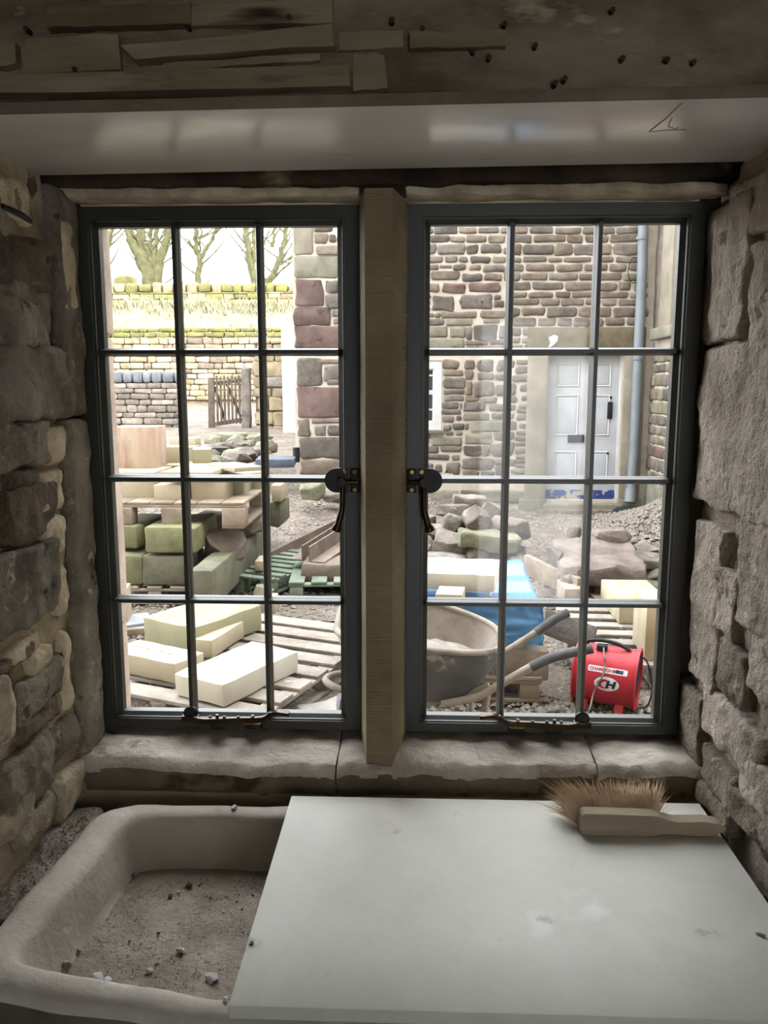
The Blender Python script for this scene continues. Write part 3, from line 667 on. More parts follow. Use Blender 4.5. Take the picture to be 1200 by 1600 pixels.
def rows(txt, ox, oy, sc, mat=None):
    for tkn in txt.split():
        a = tkn.split(':'); x0, x1, y0, y1 = map(float, a[0].split(','))
        fstone(ox + x0 / sc, ox + x1 / sc, oy + y0 / sc, oy + y1 / sc, {'r': m_fr, 'b': m_fb, 'g': m_fg, 'u': m_fbuff, 'm': m_fgreen}.get(a[1] if len(a) > 1 else '', mat))
# quoin corner seen in the left casement
rows('670,825,60,300:u 840,990,65,115 840,950,130,210:b 965,1015,135,195 1025,1120,150,200 1050,1130,90,130 860,1130,230,305 680,1040,310,490:m 1050,1140,325,370 1050,1140,385,460 690,910,505,715:r 930,1030,515,605:g 1050,1140,540,600 930,1130,630,740:g '
     '670,970,735,880:r 985,1120,760,805:g 995,1120,825,865 685,1120,885,1065:r', 330, 340, 5.217)
rows('705,900,55,275:g 920,1060,115,230:g 890,1070,60,95 1085,1200,60,130 1085,1200,140,260 945,1080,225,265:g 705,1110,285,535:r 710,800,548,685:b 820,1130,548,580:b 845,930,600,680:g 945,1110,600,685:g 725,1105,700,865:g 730,1150,885,1000:b 700,1150,1010,1080:m 1120,1200,285,400 1130,1200,420,535 1140,1200,560,680 1115,1200,700,800 1160,1200,820,1000', 330, 550, 5.217)
# between the two casements
py = 330
while py < 745:
    h = RS.uniform(15, 25); px = 562 + RS.uniform(0, 14)
    while px < 655:
        w = RS.uniform(26, 60)
        if not (540 < py + h and py < 680 and px + w > 604): fstone(px, min(px + w, 663), py, py + h)
        px += w + 3.5
    py += h + 3.2
# right casement, left column of panes
rows('90,150,80,145 165,370,80,145 385,540,85,140:b 555,740,85,135 760,860,85,140 20,80,160,225 125,300,160,222 305,430,168,222:b 450,630,160,222 645,800,162,225:b 20,180,240,325:g 195,435,240,325:g 450,560,242,328 575,760,242,318:g 780,860,270,325 '
     '20,240,348,400:g 260,370,348,398 385,460,350,398:g 485,660,350,402:g 685,800,348,400 30,200,425,465:b 215,315,422,448:b 330,440,420,465:g 475,580,425,468 600,790,425,485 20,125,480,560 135,385,480,555:b 415,590,500,570:g 610,765,505,560 785,860,440,560 '
     '20,205,590,660:b 230,440,585,670:r 470,750,585,662:r 20,130,690,720 150,345,705,830:g 395,680,690,812:g 700,755,690,735:g 695,790,745,800:g 20,125,740,780 20,125,800,835 20,160,855,885 175,215,855,890 225,540,840,895:b 575,800,830,895:b '
     '20,245,908,962:g 270,500,908,962:m 605,745,915,942:b 450,500,975,1090:g 520,725,958,1095:g 745,860,960,1080 445,640,1103,1138 660,790,1092,1132:g 450,560,1148,1180 580,790,1148,1185', 650, 340, 5.714)
for (x0, x1, y0, y1) in ((620, 700, 509, 527), (650, 727, 529, 545), (600, 648, 529, 545), (704, 726, 511, 527)): fstone(x0, x1, y0, y1, m_fgreen, g=0)
rows('240,385,75,150:b 435,525,75,150:g 545,690,75,175:g 725,800,75,165:g 245,420,165,215:b 435,510,165,245:b 550,695,185,245:g 710,800,195,250 245,440,235,325:g 450,500,265,380:b 515,695,270,400:g 710,800,280,385:g 245,430,337,375:b 245,430,390,435:g 440,560,400,440:b 575,720,410,455 '
     '235,375,450,505:g 390,412,455,500 425,625,450,525:g 650,800,470,525 230,400,515,555:b 425,655,545,605:m 675,800,550,600:g 235,340,575,630 360,405,570,610:r 490,790,615,705:m 245,310,650,695 325,430,640,695 440,465,640,690 270,330,710,740 360,410,710,740 430,680,725,820:m 700,770,715,790:g '
     '60,110,785,820 145,405,755,830:m 20,200,840,905 220,400,845,890:g 425,585,840,925:g 595,645,840,930:b 655,790,820,930:g 20,295,920,960:g 320,390,920,965 415,685,945,1050:g 700,790,960,1000 30,150,990,1060:g 170,235,1010,1075:g 260,390,990,1095:g 415,560,1065,1110 580,700,1065,1105 715,800,1020,1110 -60,130,700,770 -60,60,780,830 '
     '830,880,75,140:g 900,1020,70,110 890,1020,130,190 860,1020,210,265:b 840,890,290,380:g 930,1010,290,350:g 850,900,400,450:g 945,1005,395,430 840,890,475,520 915,995,465,500:b 840,870,550,590 900,1000,515,545:m 900,1000,560,605:b 830,895,620,690:g 925,1005,640,680:g 895,990,705,740:b 835,875,715,780 '
     '885,995,755,790:b 890,990,805,840:b 830,870,800,930:g 890,990,865,905:b 895,985,920,950 890,990,960,990:r 885,990,1000,1030:b 835,880,960,1020 840,990,1045,1085:m 830,920,1095,1130:m', 650, 550, 5.714)
# right casement, upper middle and right panes
for (y0, y1) in ((332, 342), (344, 353), (356, 365), (367, 379), (382, 398), (402, 410), (413, 424), (427, 438), (441, 453), (456, 465), (467, 477), (480, 494), (497, 509)):
    px = 796 + RS.uniform(-4, 6)
    while px < 1008:
        w = RS.uniform(16, 46) * (1.1 if y1 - y0 > 11 else 1); e = min(px + w, 1012)
        if e - px > 8: fstone(px, e, y0 + RS.uniform(-1, 1), y1 + RS.uniform(-1, 1), m_fmoss if px > 955 and RS.random() < .6 else RS.choice((m_fb, m_fb, m_fg)))
        px += w + 3.2
for (y0, y1) in ((513, 524), (527, 536), (539, 548)):
    px = 797.
    while px < 826: w = RS.uniform(10, 20); fstone(px, min(px + w, 829), y0, y1); px += w + 3
for (x0, x1) in ((560, 612), (615, 664), (667, 716), (719, 784), (787, 822)): fstone(x0, x1, 766, 786, m_fgreen, g=0)
# door: lintel, jambs, step
f0 = lambda n, x0, x1, z0, z1, y0, y1, mat, par=hs, bev=.008, amp=.003: box(n, x0, x1, HY + y0, HY + y1, z0, z1, mat, par, bev, amp=amp, n=(5, 3, 5))
ln_ = f0('door_lintel', 1.46, 2.96, 2.05, 2.375, -.045, .2, M('brown_lintel_stone', '#8b8068', '#736850', 8, bump=.6, bscale=40, rnd=0))
pp = [at(x, y, HY - .052) for x, y in ((857, 527), (866, 523), (872, 525), (871, 533), (864, 540), (857, 544), (860, 536))]
prism('white_patch', [(p.x, p.z) for p in pp], HY - .056, HY - .03, m_wframe, ln_)
f0('door_jamb', 1.47, 1.73, .16, 2.048, -.04, .2, m_fbuff); f0('door_jamb', 2.71, 2.97, .16, 2.048, -.04, .2, m_fbuff)
f0('jamb_base', 1.40, 1.75, -.02, .158, -.06, .2, m_fgreen); f0('jamb_base', 2.70, 3.0, -.02, .158, -.06, .2, m_fgreen)
f0('door_step', 1.72, 2.72, -.08, .10, -.16, .3, m_fgreen, amp=.008)
f0('gravel_board', 1.62, 2.86, -.12, .04, -.22, -.15, m_fb, amp=.01)
dr = f0('door', 1.74, 2.70, .13, 2.02, .10, .16, m_wpaint, bev=.002, amp=0)
for (x0, x1, z0, z1) in ((1.86, 2.17, 1.62, 1.93), (2.27, 2.58, 1.62, 1.93), (1.86, 2.17, .98, 1.52), (2.27, 2.58, .98, 1.52), (1.86, 2.17, .34, .78), (2.27, 2.58, .34, .78)):
    ring('panel_moulding', x0, x1, z0, z1, [(0, HY + .098), (.012, HY + .088), (.03, HY + .098), (.03, HY + .104), (0, HY + .104)], m_wpaint, dr)
    box('panel', x0 + .035, x1 - .035, HY + .092, HY + .104, z0 + .035, z1 - .035, m_wpaint, dr, .006)
box('weather_board', 1.745, 2.695, HY + .085, HY + .104, .14, .262, m_blue, dr, .002)
a, b = at(889, 692, HY), at(915, 680, HY); box('letter_box', a.x, b.x, HY + .082, HY + .1, a.z, b.z, m_hole, dr, .004)
a, b = at(951, 655, HY), at(960, 628, HY); box('door_handle', a.x, b.x, HY + .07, HY + .1, a.z, b.z, m_hole, dr, .01)
for px, py in ((957, 621), (952, 709)):
    p = at(px, py, HY); tube('lock_knob', [(p.x, HY + .1, p.z), (p.x, HY + .08, p.z)], .016, m_hole, dr, 12)
for x0, x1 in ((1.73, 1.76), (2.68, 2.715)): box('door_frame', x0, x1, HY + .07, HY + .18, .14, 2.05, m_wframe, hs, .004)
# ground floor window, mostly behind the mullion
wd = ring('window', -.45, .365, 1.06, 1.955, [(0, HY + .02), (.10, HY + .02), (.12, HY + .05), (.12, HY + .12), (0, HY + .12)], m_wframe, hs)
for (z0, z1) in ((1.17, 1.31), (1.34, 1.52), (1.58, 1.76), (1.78, 1.84)):
    for (x0, x1) in ((-.33, -.18), (-.16, -.03), (-.01, .12), (.14, .245)): box('pane', x0, x1, HY + .07, HY + .075, z0, z1, m_dglass, wd, 0)
for x in (-.17, -.02, .13): box('glazing_bar', x - .01, x + .01, HY + .055, HY + .085, 1.17, 1.84, m_wframe, wd, .002)
for z in (1.325, 1.55, 1.77): box('glazing_bar', -.33, .25, HY + .055, HY + .085, z - (.028 if z == 1.55 else .012), z + (.028 if z == 1.55 else .012), m_wframe, wd, .002)
box('sill_board', -.50, .40, HY - .05, HY + .1, 1.01, 1.06, M('grey_sill', '#8e8a82', '#76726a', 9, bump=.3, rnd=0), wd, .006)
# down pipe with shoe, cable loop
dp = tube('down_pipe', [at(1006, 300, HY - .10), at(1003, 430, HY - .10), at(997, 560, HY - .10), at(991, 700, HY - .10), at(986, 768, HY - .10)], .062, m_pipe, hs, 16)
tube('pipe_shoe', [at(986, 764, HY - .10), at(984, 785, HY - .14)], .072, m_pipe, dp, 14)
for py_ in (372, 560): p = at(1003 if py_ < 500 else 997, py_, HY - .10); tube('pipe_clip', [p - V3((0, 0, .02)), p + V3((0, 0, .02))], .072, m_pipe, dp, 14)
tube('cable_loop', smooth_path([at(1000, 407, HY - .05), at(990, 402, HY - .06), at(983, 415, HY - .06), at(982, 430, HY - .06), at(988, 442, HY - .06), at(998, 440, HY - .05)], 5), .006, m_hole, hs, 6)
# right wing of the house, end-on
WX = 3.06
wg = empty('house_wing', (WX, 9.5, 0), 'right hand wing of the stone house with white window', 'house')
boxes('wall_core', [(WX + .01, 6.5, 4.6, HY, -.2, 7.5)], m_fmort, wg)  # unseen upper height of the wing raised to shade the yard
def wstone(y0, y1, z0, z1, mat, d=.03):
    stone('stone', (WX + .01, (y0 + y1) / 2, (z0 + z1) / 2), (2 * d, y1 - y0, z1 - z0), mat, wg, r=min(.025, (z1 - z0) * .3), n=(3, 4, 4), amp=.012, fr=9, skip=((0, True),), ang=50)
z = .42
while z < 3.8:
    h = RS.uniform(.085, .15); y = 8.55 + RS.uniform(0, .1)
    while y < HY - .04:
        w = RS.uniform(.12, .30); e = min(y + w, HY - .03)
        if not (2.12 < z + h and e > 8.5) and e - y > .06: wstone(y, e, z, z + h, RS.choice((m_fb, m_fmoss, m_fb, m_fr if RS.random() < .3 else m_fg)))
        y += w + .03
    z += h + .028
VW, FW = [], []      # the nearer stretch of the wing, its stones too oblique to tell apart
z = .02
while z < 4.2:
    h = RS.uniform(.10, .17); y = 4.65
    while y < 8.5:
        w = RS.uniform(.16, .38); e = min(y + w, 8.52)
        if e - y > .06:
            v, f = rb((.03, (e - y) / 2 - .012, h / 2), .02, (3, 3, 3), .012, 9, nseed(), ((0, True),)); o = len(VW); VW += [q + V3((WX + .01, (y + e) / 2, z + h / 2)) for q in v]; FW += [[i + o for i in q] for q in f]
        y += w
    z += h + .026
tag(mk('stonework', VW, FW, m_fb, wg, True, 50), 'coursed brown stones of the nearer wing wall', kind='stuff')
for (y0, y1, z0, z1) in ((8.5, 9.25, -.1, .40), (9.28, 9.9, -.1, .38), (9.93, 10.56, -.1, .40)): wstone(y0, y1, z0, z1, m_fgreen)
box('window_sill', WX - .10, WX + .2, 8.5, 10.42, 2.20, 2.34, m_fgreen, wg, .012, amp=.006, n=(4, 12, 4))
box('window_jamb', WX - .03, WX + .2, 9.86, 10.30, 2.345, 4.2, m_fbuff, wg, .01, amp=.004, n=(4, 5, 12))
box('corner_fillet', WX - .02, WX + .2, 10.33, HY - .02, 2.345, 4.2, m_fb, wg, .02, amp=.012, n=(4, 4, 14))
ww = box('window', WX + .02, WX + .14, 8.6, 9.85, 2.345, 4.2, m_wframe, wg, .008)
for (y0, y1, z0, z1) in ((9.40, 9.68, 2.50, 2.92), (9.40, 9.68, 2.97, 3.40), (9.0, 9.35, 2.50, 2.92), (9.0, 9.35, 2.97, 3.40), (9.40, 9.68, 3.55, 4.0)): box('pane', WX + .01, WX + .03, y0, y1, z0, z1, m_dglass, ww, .002)
box('meeting_rail', WX - .02, WX + .05, 8.6, 9.8, 3.42, 3.52, m_wframe, ww, .006)
gl = lathe('gully_cover', [(.0, .05), (.15, .05), (.19, .02), (.19, -.02)], Matrix.Translation(gz(982, 800, .04)), m_hole, None, 24)
tag(gl, 'round black gully cover at the foot of the down pipe', 'gully')

# ---------------------------------------------------------------- far left: walls, gate, bank, trees
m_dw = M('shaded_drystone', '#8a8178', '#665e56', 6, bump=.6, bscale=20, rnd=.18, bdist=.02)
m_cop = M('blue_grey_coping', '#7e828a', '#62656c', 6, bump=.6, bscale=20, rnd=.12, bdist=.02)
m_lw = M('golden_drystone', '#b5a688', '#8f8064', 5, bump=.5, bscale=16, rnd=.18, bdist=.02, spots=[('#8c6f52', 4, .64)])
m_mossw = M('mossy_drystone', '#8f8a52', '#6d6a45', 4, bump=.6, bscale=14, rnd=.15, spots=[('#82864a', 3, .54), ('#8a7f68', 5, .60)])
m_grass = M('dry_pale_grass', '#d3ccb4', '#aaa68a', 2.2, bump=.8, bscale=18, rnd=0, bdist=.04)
m_blade = M('grass_blade', '#cbc4a6', '#989a70', 5, bump=0, rnd=0)
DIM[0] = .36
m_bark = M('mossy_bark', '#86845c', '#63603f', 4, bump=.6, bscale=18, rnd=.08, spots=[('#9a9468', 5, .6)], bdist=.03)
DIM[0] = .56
m_gatew = M('weathered_gate_wood', '#776a5c', '#564b40', 6, bump=.4, bscale=30, rnd=.1)
m_white = M('sunlit_white', '#f0efe9', '#e2e0d8', 3, bump=.15, rnd=0)
def drystone(par, x0, x1, z0, z1, y, h, w, mats, seed, d=.05, name='stone', skipf=None, top=None):
    R_ = random.Random(seed); z = z0
    while z < z1 - .03:
        hh = min(R_.uniform(*h), z1 - z); x = x0 + R_.uniform(-.05, .1)
        while x < x1 - .05:
            ww_ = min(R_.uniform(*w), x1 - x)
            if ww_ > .06: stone(name, (x + ww_ / 2, y + d * .4, z + hh / 2), (ww_ * .975, d * 2, hh * .95), R_.choice(mats), par, r=min(.04, hh * .3), n=(3, 3, 3), amp=hh * .15, fr=6, skip=((1, True),))
            x += ww_
        z += hh
GY = 17.
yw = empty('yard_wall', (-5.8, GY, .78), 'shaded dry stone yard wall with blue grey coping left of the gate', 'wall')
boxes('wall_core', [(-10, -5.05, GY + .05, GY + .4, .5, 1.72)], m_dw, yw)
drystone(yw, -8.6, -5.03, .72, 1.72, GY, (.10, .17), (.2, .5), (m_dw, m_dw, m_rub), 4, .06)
x = -8.6
while x < -5.02:
    w = RS.uniform(.16, .27); stone('coping_stone', (x + w / 2, GY + .2, 1.84), (w * .95, .46, .25), m_cop, yw, r=.09, n=(3, 6, 4), amp=.015, fr=5); x += w
ge = empty('garden_gate', (-3.95, GY - .05, .75), 'small weathered wooden picket gate at the end of the path', 'gate')
gp = lambda px, py: at(px, py, GY - .05)
def slat(name, p, q, w, d=.03, yo=0.):
    u = (q - p); L_ = u.length; a = math.atan2(u.z, u.x)
    V, Fc = rb((L_ / 2, d / 2, w / 2), .004, (3, 3, 3)); m = Matrix.Rotation(-a, 3, 'Y'); c = (p + q) / 2 + V3((0, yo, 0))
    mk(name, [m @ v + c for v in V], Fc, m_gatew, ge)
slat('stile', gp(331, 674), gp(330, 590), .13, .07)
for i in range(8):
    x = 339 + i * 5.8; slat('picket', gp(x + 2, 662), gp(x, 587 + (i % 2) * 1.5), .042, .025, -.03)
slat('rail', gp(328, 599), gp(384, 594), .07, .04); slat('rail', gp(330, 664), gp(384, 655), .09, .05)
slat('brace', gp(352, 660), gp(335, 604), .06, .03, .03); slat('brace', gp(376, 652), gp(354, 600), .06, .03, .03)
gq = stone('gate_post', (at(385, 620, GY).x, GY, 1.32), (.19, .22, 1.45), m_dw, None, r=.05, n=(4, 4, 10), amp=.03, fr=3, base=True)
tag(gq, 'upright stone gatepost on the right of the picket gate', 'post')
gw = empty('gate_wall', (-3.2, GY, .5), 'stone wall stub right of the gatepost', 'wall')
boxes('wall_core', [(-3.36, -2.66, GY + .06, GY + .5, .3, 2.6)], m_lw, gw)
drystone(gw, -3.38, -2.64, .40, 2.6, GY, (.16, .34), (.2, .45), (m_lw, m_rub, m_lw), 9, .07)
wp = box('white_pier', -2.62, -2.20, GY - 1., GY + .6, .3, 2.9, m_white, None, .02, amp=.01, n=(4, 4, 8)); tag(wp, 'white wall end beside the house corner, sunlight put into its colour', 'wall')  # the white colour carries the sunlight of this bright strip
# lane wall in the sun
LY = 24.
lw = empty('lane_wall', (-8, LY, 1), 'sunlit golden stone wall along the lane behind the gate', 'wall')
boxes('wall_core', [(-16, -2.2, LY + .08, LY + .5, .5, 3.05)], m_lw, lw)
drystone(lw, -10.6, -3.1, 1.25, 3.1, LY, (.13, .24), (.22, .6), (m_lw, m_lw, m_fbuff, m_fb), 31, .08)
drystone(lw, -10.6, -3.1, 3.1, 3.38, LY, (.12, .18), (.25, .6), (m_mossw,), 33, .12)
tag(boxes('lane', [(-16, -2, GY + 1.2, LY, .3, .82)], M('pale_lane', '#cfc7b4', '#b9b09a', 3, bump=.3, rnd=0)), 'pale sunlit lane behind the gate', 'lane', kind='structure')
V, Fc = [], []
bx_ = fl(-22, 0, 60); by_ = fl(LY + .3, 42, 30)
def bank(x, y):
    t = (y - LY) / 10.; b = 3.25 + 1.65 * min(t, 1.1)
    return b + noise.noise(V3((x * .6, y * .5, 2))) * .25 + .35 * math.exp(-((y - 29.5) / .8) ** 2)
for x in bx_:
    for y in by_: V.append((x, y, bank(x, y) if y > LY + .4 else 3.0))
n_ = len(by_)
for i in range(60):
    for j in range(30): Fc.append([i * n_ + j, (i + 1) * n_ + j, (i + 1) * n_ + j + 1, i * n_ + j + 1])
GB = tag(mk('grass_bank', V, Fc, m_grass, None, True, 80), 'sunlit rough grass bank above the lane wall', 'bank', kind='structure')
V, Fc = [], []
for i in range(9000):
    x = rg.uniform(-15, -3.5); y = rg.choice((rg.uniform(LY + .6, 33.7), rg.uniform(28.6, 30.2), rg.uniform(32.6, 33.7))); q = V3((x, y, bank(x, y) - .03)); h = rg.uniform(.12, .42); a = rg.uniform(-.25, .25)
    o = len(V); V += [q + V3((-.014, 0, 0)), q + V3((.014, .005, 0)), q + V3((a * .6 * h, rg.uniform(-.1, .1), h * .7)), q + V3((a * 1.5 * h, rg.uniform(-.15, .1), h))]; Fc += [[o, o + 1, o + 2], [o + 1, o + 3, o + 2]]
tag(mk('grass_tufts', V, Fc, m_blade, GB, False), 'long dry grass tufts on the bank', kind='stuff')
fw = empty('field_wall', (-8, 34, 4.8), 'mossy dry stone field wall below the trees', 'wall')
boxes('wall_core', [(-18, -2, 34.1, 34.5, 4.2, 5.6)], m_mossw, fw)
drystone(fw, -15.2, -4.4, 4.75, 5.55, 34, (.2, .32), (.4, .9), (m_mossw, m_mossw, m_lw), 41, .1)
x = -15.2
while x < -4.4:
    w = RS.uniform(.35, .6); stone('coping_stone', (x + w / 2, 34.25, 5.74), (w * .93, .55, RS.uniform(.32, .5)), RS.choice((m_mossw, m_mossw, m_lw)), fw, r=.1, n=(3, 3, 3), amp=.05, fr=3); x += w
def tree(label, base, limbs, seed):
    t = empty('bare_tree', base, label, 'tree', 'bare trees behind the field wall'); R_ = random.Random(seed)
    def limb(name, pts, r0, r1, par, depth):
        sp = smooth_path(pts, 5); sp = [p + V3((R_.gauss(0, .04), 0, R_.gauss(0, .03))) * (1 if i else 0) for i, p in enumerate(sp)]
        n = len(sp); o = tube(name, sp, [.68 * (r0 + (r1 - r0) * (i / (n - 1)) ** .6) for i in range(n)], m_bark, par, 8)
        if depth:
            V, Fc = [], []
            for i in range(2, n - 1, 3):
                d = V3((R_.choice((-1, 1)) * R_.uniform(.5, 1.2), R_.uniform(-.5, .5), R_.uniform(.3, 1.0))); L_ = R_.uniform(.8, 1.9)
                pts2 = [sp[i], sp[i] + d * L_ * .4 + V3((0, 0, .1)), sp[i] + d * L_ * .75 + V3((0, 0, .35)), sp[i] + d * L_ + V3((0, 0, .8))]
                v, f = tubeg(smooth_path(pts2, 3), [.05 - .0044 * k for k in range(10)], 5); b = len(V); V += v; Fc += [[q + b for q in ff] for ff in f]
            if V: mk('twigs', V, Fc, m_bark, o, True, 60)
        return o
    for i, (pts, r0, r1) in enumerate(limbs): limb('trunk' if i == 0 else 'bough', [at(px, py, y) for px, py, y in pts], r0, r1, t, i > 0 or True)
TY = 37.
T = lambda pts: [(x, y, TY) for x, y in pts]
tree('stout many stemmed mossy tree left behind the field wall', at(238, 455, TY), [(T([(236, 490), (233, 430), (222, 405), (212, 385), (199, 355), (188, 300)]), .75, .22), (T([(232, 440), (224, 400), (218, 370), (214, 330), (212, 290)]), .36, .15), (T([(236, 425), (232, 395), (222, 375), (220, 330)]), .32, .12),
     (T([(243, 465), (247, 420), (254, 390), (262, 365), (268, 330)]), .45, .2), (T([(240, 430), (243, 400), (245, 370), (246, 320)]), .30, .13), (T([(240, 420), (238, 390), (234, 370), (240, 352), (236, 300)]), .22, .10)], 3)
tree('slim forked mossy tree in the middle of the left casement', at(308, 450, TY), [(T([(308, 482), (310, 430), (312, 405), (306, 385), (305, 350), (303, 290)]), .26, .13), (T([(312, 406), (322, 388), (334, 370), (344, 340)]), .20, .07), (T([(311, 400), (313, 375), (312, 345)]), .10, .05)], 4)
tree('leaning mossy tree between middle and right panes', at(396, 450, TY), [(T([(399, 490), (396, 430), (390, 405), (386, 380), (385, 350), (384, 290)]), .34, .18), (T([(398, 410), (397, 385), (396, 350), (398, 300)]), .2, .1)], 5)
tree('thin mossy tree leaning right beside the house corner', at(418, 440, TY), [(T([(408, 475), (415, 450), (426, 428), (436, 405), (443, 380), (448, 350), (450, 300)]), .26, .14), (T([(436, 412), (446, 410), (458, 402)]), .09, .03), (T([(425, 386), (428, 368), (430, 340)]), .16, .09), (T([(415, 438), (428, 430), (440, 422)]), .07, .02)], 6)
tree('mossy tree partly hidden by the left edge of the casement', at(166, 450, TY), [(T([(168, 485), (167, 420), (166, 395), (172, 370), (177, 340)]), .26, .14), (T([(166, 400), (163, 375), (160, 345)]), .2, .1)], 7)
hb_ = stone('round_bush', at(196, 446, 40.) + V3((0, 0, -.55)), (1.1, 1., 2.1), m_mossw, None, r=.5, n=(6, 6, 6), amp=.1, fr=2); tag(hb_, 'low rounded bush behind the field wall', 'bush')
# ================================================================ things standing in the yard
def pallet(label, c, rz, L_, W_, z0, mat, nb=7, bw=.10, group='pallets in the yard', blocks=True, th=.02, name='wooden_pallet'):
    """deck boards run along local y (W_), bearers along local x (L_); z0 is the underside"""
    t = empty(name, (c[0], c[1], z0), label, 'pallet', group); m = rot(rz)
    def pc(nm, x, y, z, dx, dy, dz):
        V, Fc = rb((dx / 2, dy / 2, dz / 2), .004, (3, 3, 3), .003, 8, nseed()); mk(nm, [m @ (v + V3((x, y, z))) + V3((c[0], c[1], z0)) for v in V], Fc, mat, t, True, 30)
    for i in range(nb): pc('deck_board', -L_ / 2 + bw / 2 + (L_ - bw) * i / (nb - 1), 0, .13, bw, W_, th)
    for y in (-W_ / 2 + .05, 0, W_ / 2 - .05):
        pc('bearer', 0, y, .11, L_, .09, th)
        for x in (-L_ / 2 + .06, 0, L_ / 2 - .06): pc('block', x, y, .06, .10, .09, .08)
        pc('base_board', 0, y, .011, L_, .09, th)
    return t
# --- pallet of freshly cut stone under the left casement
a, b = gz(435, 1098, .14), gz(545, 1022, .14); d1 = (b - a).normalized(); rz1 = math.atan2(d1.y, d1.x); d2 = V3((-d1.y, d1.x, 0))
cp = a + d1 * .55 + d2 * .56
pallet('dusty grey pallet under the freshly cut cream stones', (cp.x, cp.y), rz1, 1.45, 1.12, -.005, m_pald, 8, .13)
def tk(o, label, cat='stone block', group='cut stones stacked in the yard'): return tag(o, label, cat, group)
tk(pblock('cut_stone', (306, 981), (239, 959), (408, 945), .30, .155, m_sawg, r=.008, amp=.010, n=(9, 8, 4), fr=5), 'large greenish cut stone at the back of the near pallet')
tk(pblock('cut_stone', (331, 1001), (306, 993), (381, 970), .245, .10, m_saw, ext=(.85, 1)), 'narrow cream cut stone between the green one and the big white one')
k3 = tk(pblock('cut_stone', (274, 1037.6), (196, 1014), (318, 1018), .25, .105, m_saw, amp=.008, n=(7, 9, 4), ext=(1.15, 1)), 'cream cut stone with pencil writing on its top, left on the near pallet')
tk(pblock('cut_stone', (348.6, 1070.5), (278.7, 1049), (465, 1016.7), .252, .107, m_saww, r=.006, amp=.010, n=(10, 8, 4)), 'big pale cut stone lying at the front of the near pallet')
for seg_ in ([(206, 1010), (212, 1008.5), (216, 1011), (222, 1009.5), (225, 1012), (231, 1013), (228, 1015), (234, 1012.5)], [(243, 1016), (247, 1014), (249, 1018), (253, 1017), (256, 1020), (259, 1017), (262, 1022.5), (266, 1022), (270, 1020)]):
    pencil(k3, [gz(x, y, .254) for x, y in seg_], m_penc, .0014)
o = stone('slate_tile', gz(208, 972, .03) + V3((-.05, 0, 0)), (.34, .25, .03), M('pale_blue_slab', '#c3cbd6', '#aab2bd', 5, bump=.1, rnd=0), None, rz=.5, r=.004, n=(3, 3, 3), amp=.004); tag(o, 'pale blue grey slab lying left behind the near pallet', 'slab')
o = stone('timber_offcut', gz(222, 985, .02), (.40, .05, .05), m_pal, None, rz=.45, r=.004, n=(6, 3, 3), amp=.008); tag(o, 'split timber offcut in front of the pale slab', 'timber')
o = stone('cut_stone', gz(192, 940, .18) + V3((-.06, .05, -.09)), (.16, .2, .36), m_saw, None, rz=.2, r=.006, n=(3, 3, 3), amp=.003); tk(o, 'upright cream block just beside the left window jamb')
m_trug = M('cement_caked_rubber', '#bab6b0', '#8e8a85', 8, bump=.5, bscale=30, rnd=.05)
o = stone('cement_bag', gz(512, 1108, .02) + V3((.03, -.02, .0)), (.34, .22, .06), m_trug, None, rz=.5, r=.03, n=(8, 6, 3), amp=.02, fr=6); tag(o, 'flat pale cement bag on the ground beside the pallet', 'bag')

# --- left stack: ground pallet, mossy blocks, upper pallet with sawn blocks
pallet('low dark pallet below the mossy block stack', (-1.93, 6.30), 0, .82, 1.1, 0, m_pald, 5, .11)
pallet('slatted pallet poking out right of the mossy stack', (-1.16, 6.62), 1.15, 1.1, .62, 0, m_palg, 8, .09)
def bf(name, px0, px1, py0, py1, Y, d, mat, label, rz=0., r=.02, amp=.01, n=(5, 4, 4), fr=5., cat='stone block', group='mossy blocks stacked on the left'):
    """block whose near face fills a pixel rectangle at distance Y, going back d"""
    a, b = at(px0, py1, Y), at(px1, py0, Y); c = V3(((a.x + b.x) / 2, Y + d / 2, (a.z + b.z) / 2))
    if name == 'rough_stone' and amp > .015: o = rock(name, c, ((b.x - a.x) * 1.1, d, (b.z - a.z) * 1.1), mat, None, rz, 0, 0, 30, 5.)
    else: o = stone(name, c, (b.x - a.x, d, b.z - a.z), mat, None, rz=rz, r=r, n=n, amp=amp, fr=fr, ang=34)
    return tag(o, label, cat, group)
bf('stone_block', 150, 221, 868, 914, 5.75, .5, m_moss, 'green stained block at the bottom left of the mossy stack')
bf('stone_block', 222, 292, 870, 914, 5.75, .5, m_mossg, 'grey block with an orange streak at the bottom of the mossy stack')
bf('stone_block', 150, 222, 822, 856, 5.85, .6, m_moss, 'bright green tilted block at the upper left of the mossy stack', rz=-.12)
bf('stone_block', 226, 306, 824, 864, 5.75, .65, m_moss, 'bright green block in the middle of the mossy stack')
bf('stone_block', 290, 312, 872, 914, 6.2, .4, m_rubp, 'dark block wedged behind the mossy stack')
tk(pblock('stone_block', (331, 892), (286, 896), (412, 826), .36, .28, m_mossg, r=.02, amp=.012, n=(10, 4, 4)), 'long grey green block running back on the right of the mossy stack', group='mossy blocks stacked on the left')
bf('rough_stone', 314, 376, 834, 886, 5.95, .28, m_rubp, 'pinkish rough stone with white top on the long block', rz=.25, r=.04, amp=.03)
bf('rough_stone', 368, 409, 806, 842, 6.5, .3, m_rubp, 'brown rough stone below the upper pallet corner', rz=.3, r=.05, amp=.03)
bf('stone_block', 300, 345, 808, 852, 6.6, .4, m_mossg, 'dark block in the shadow below the upper pallet')
bf('rough_stone', 396, 425, 918, 935, 5.6, .14, m_rubg, 'small cream rough stone in front of the slatted pallet', r=.03, amp=.02)
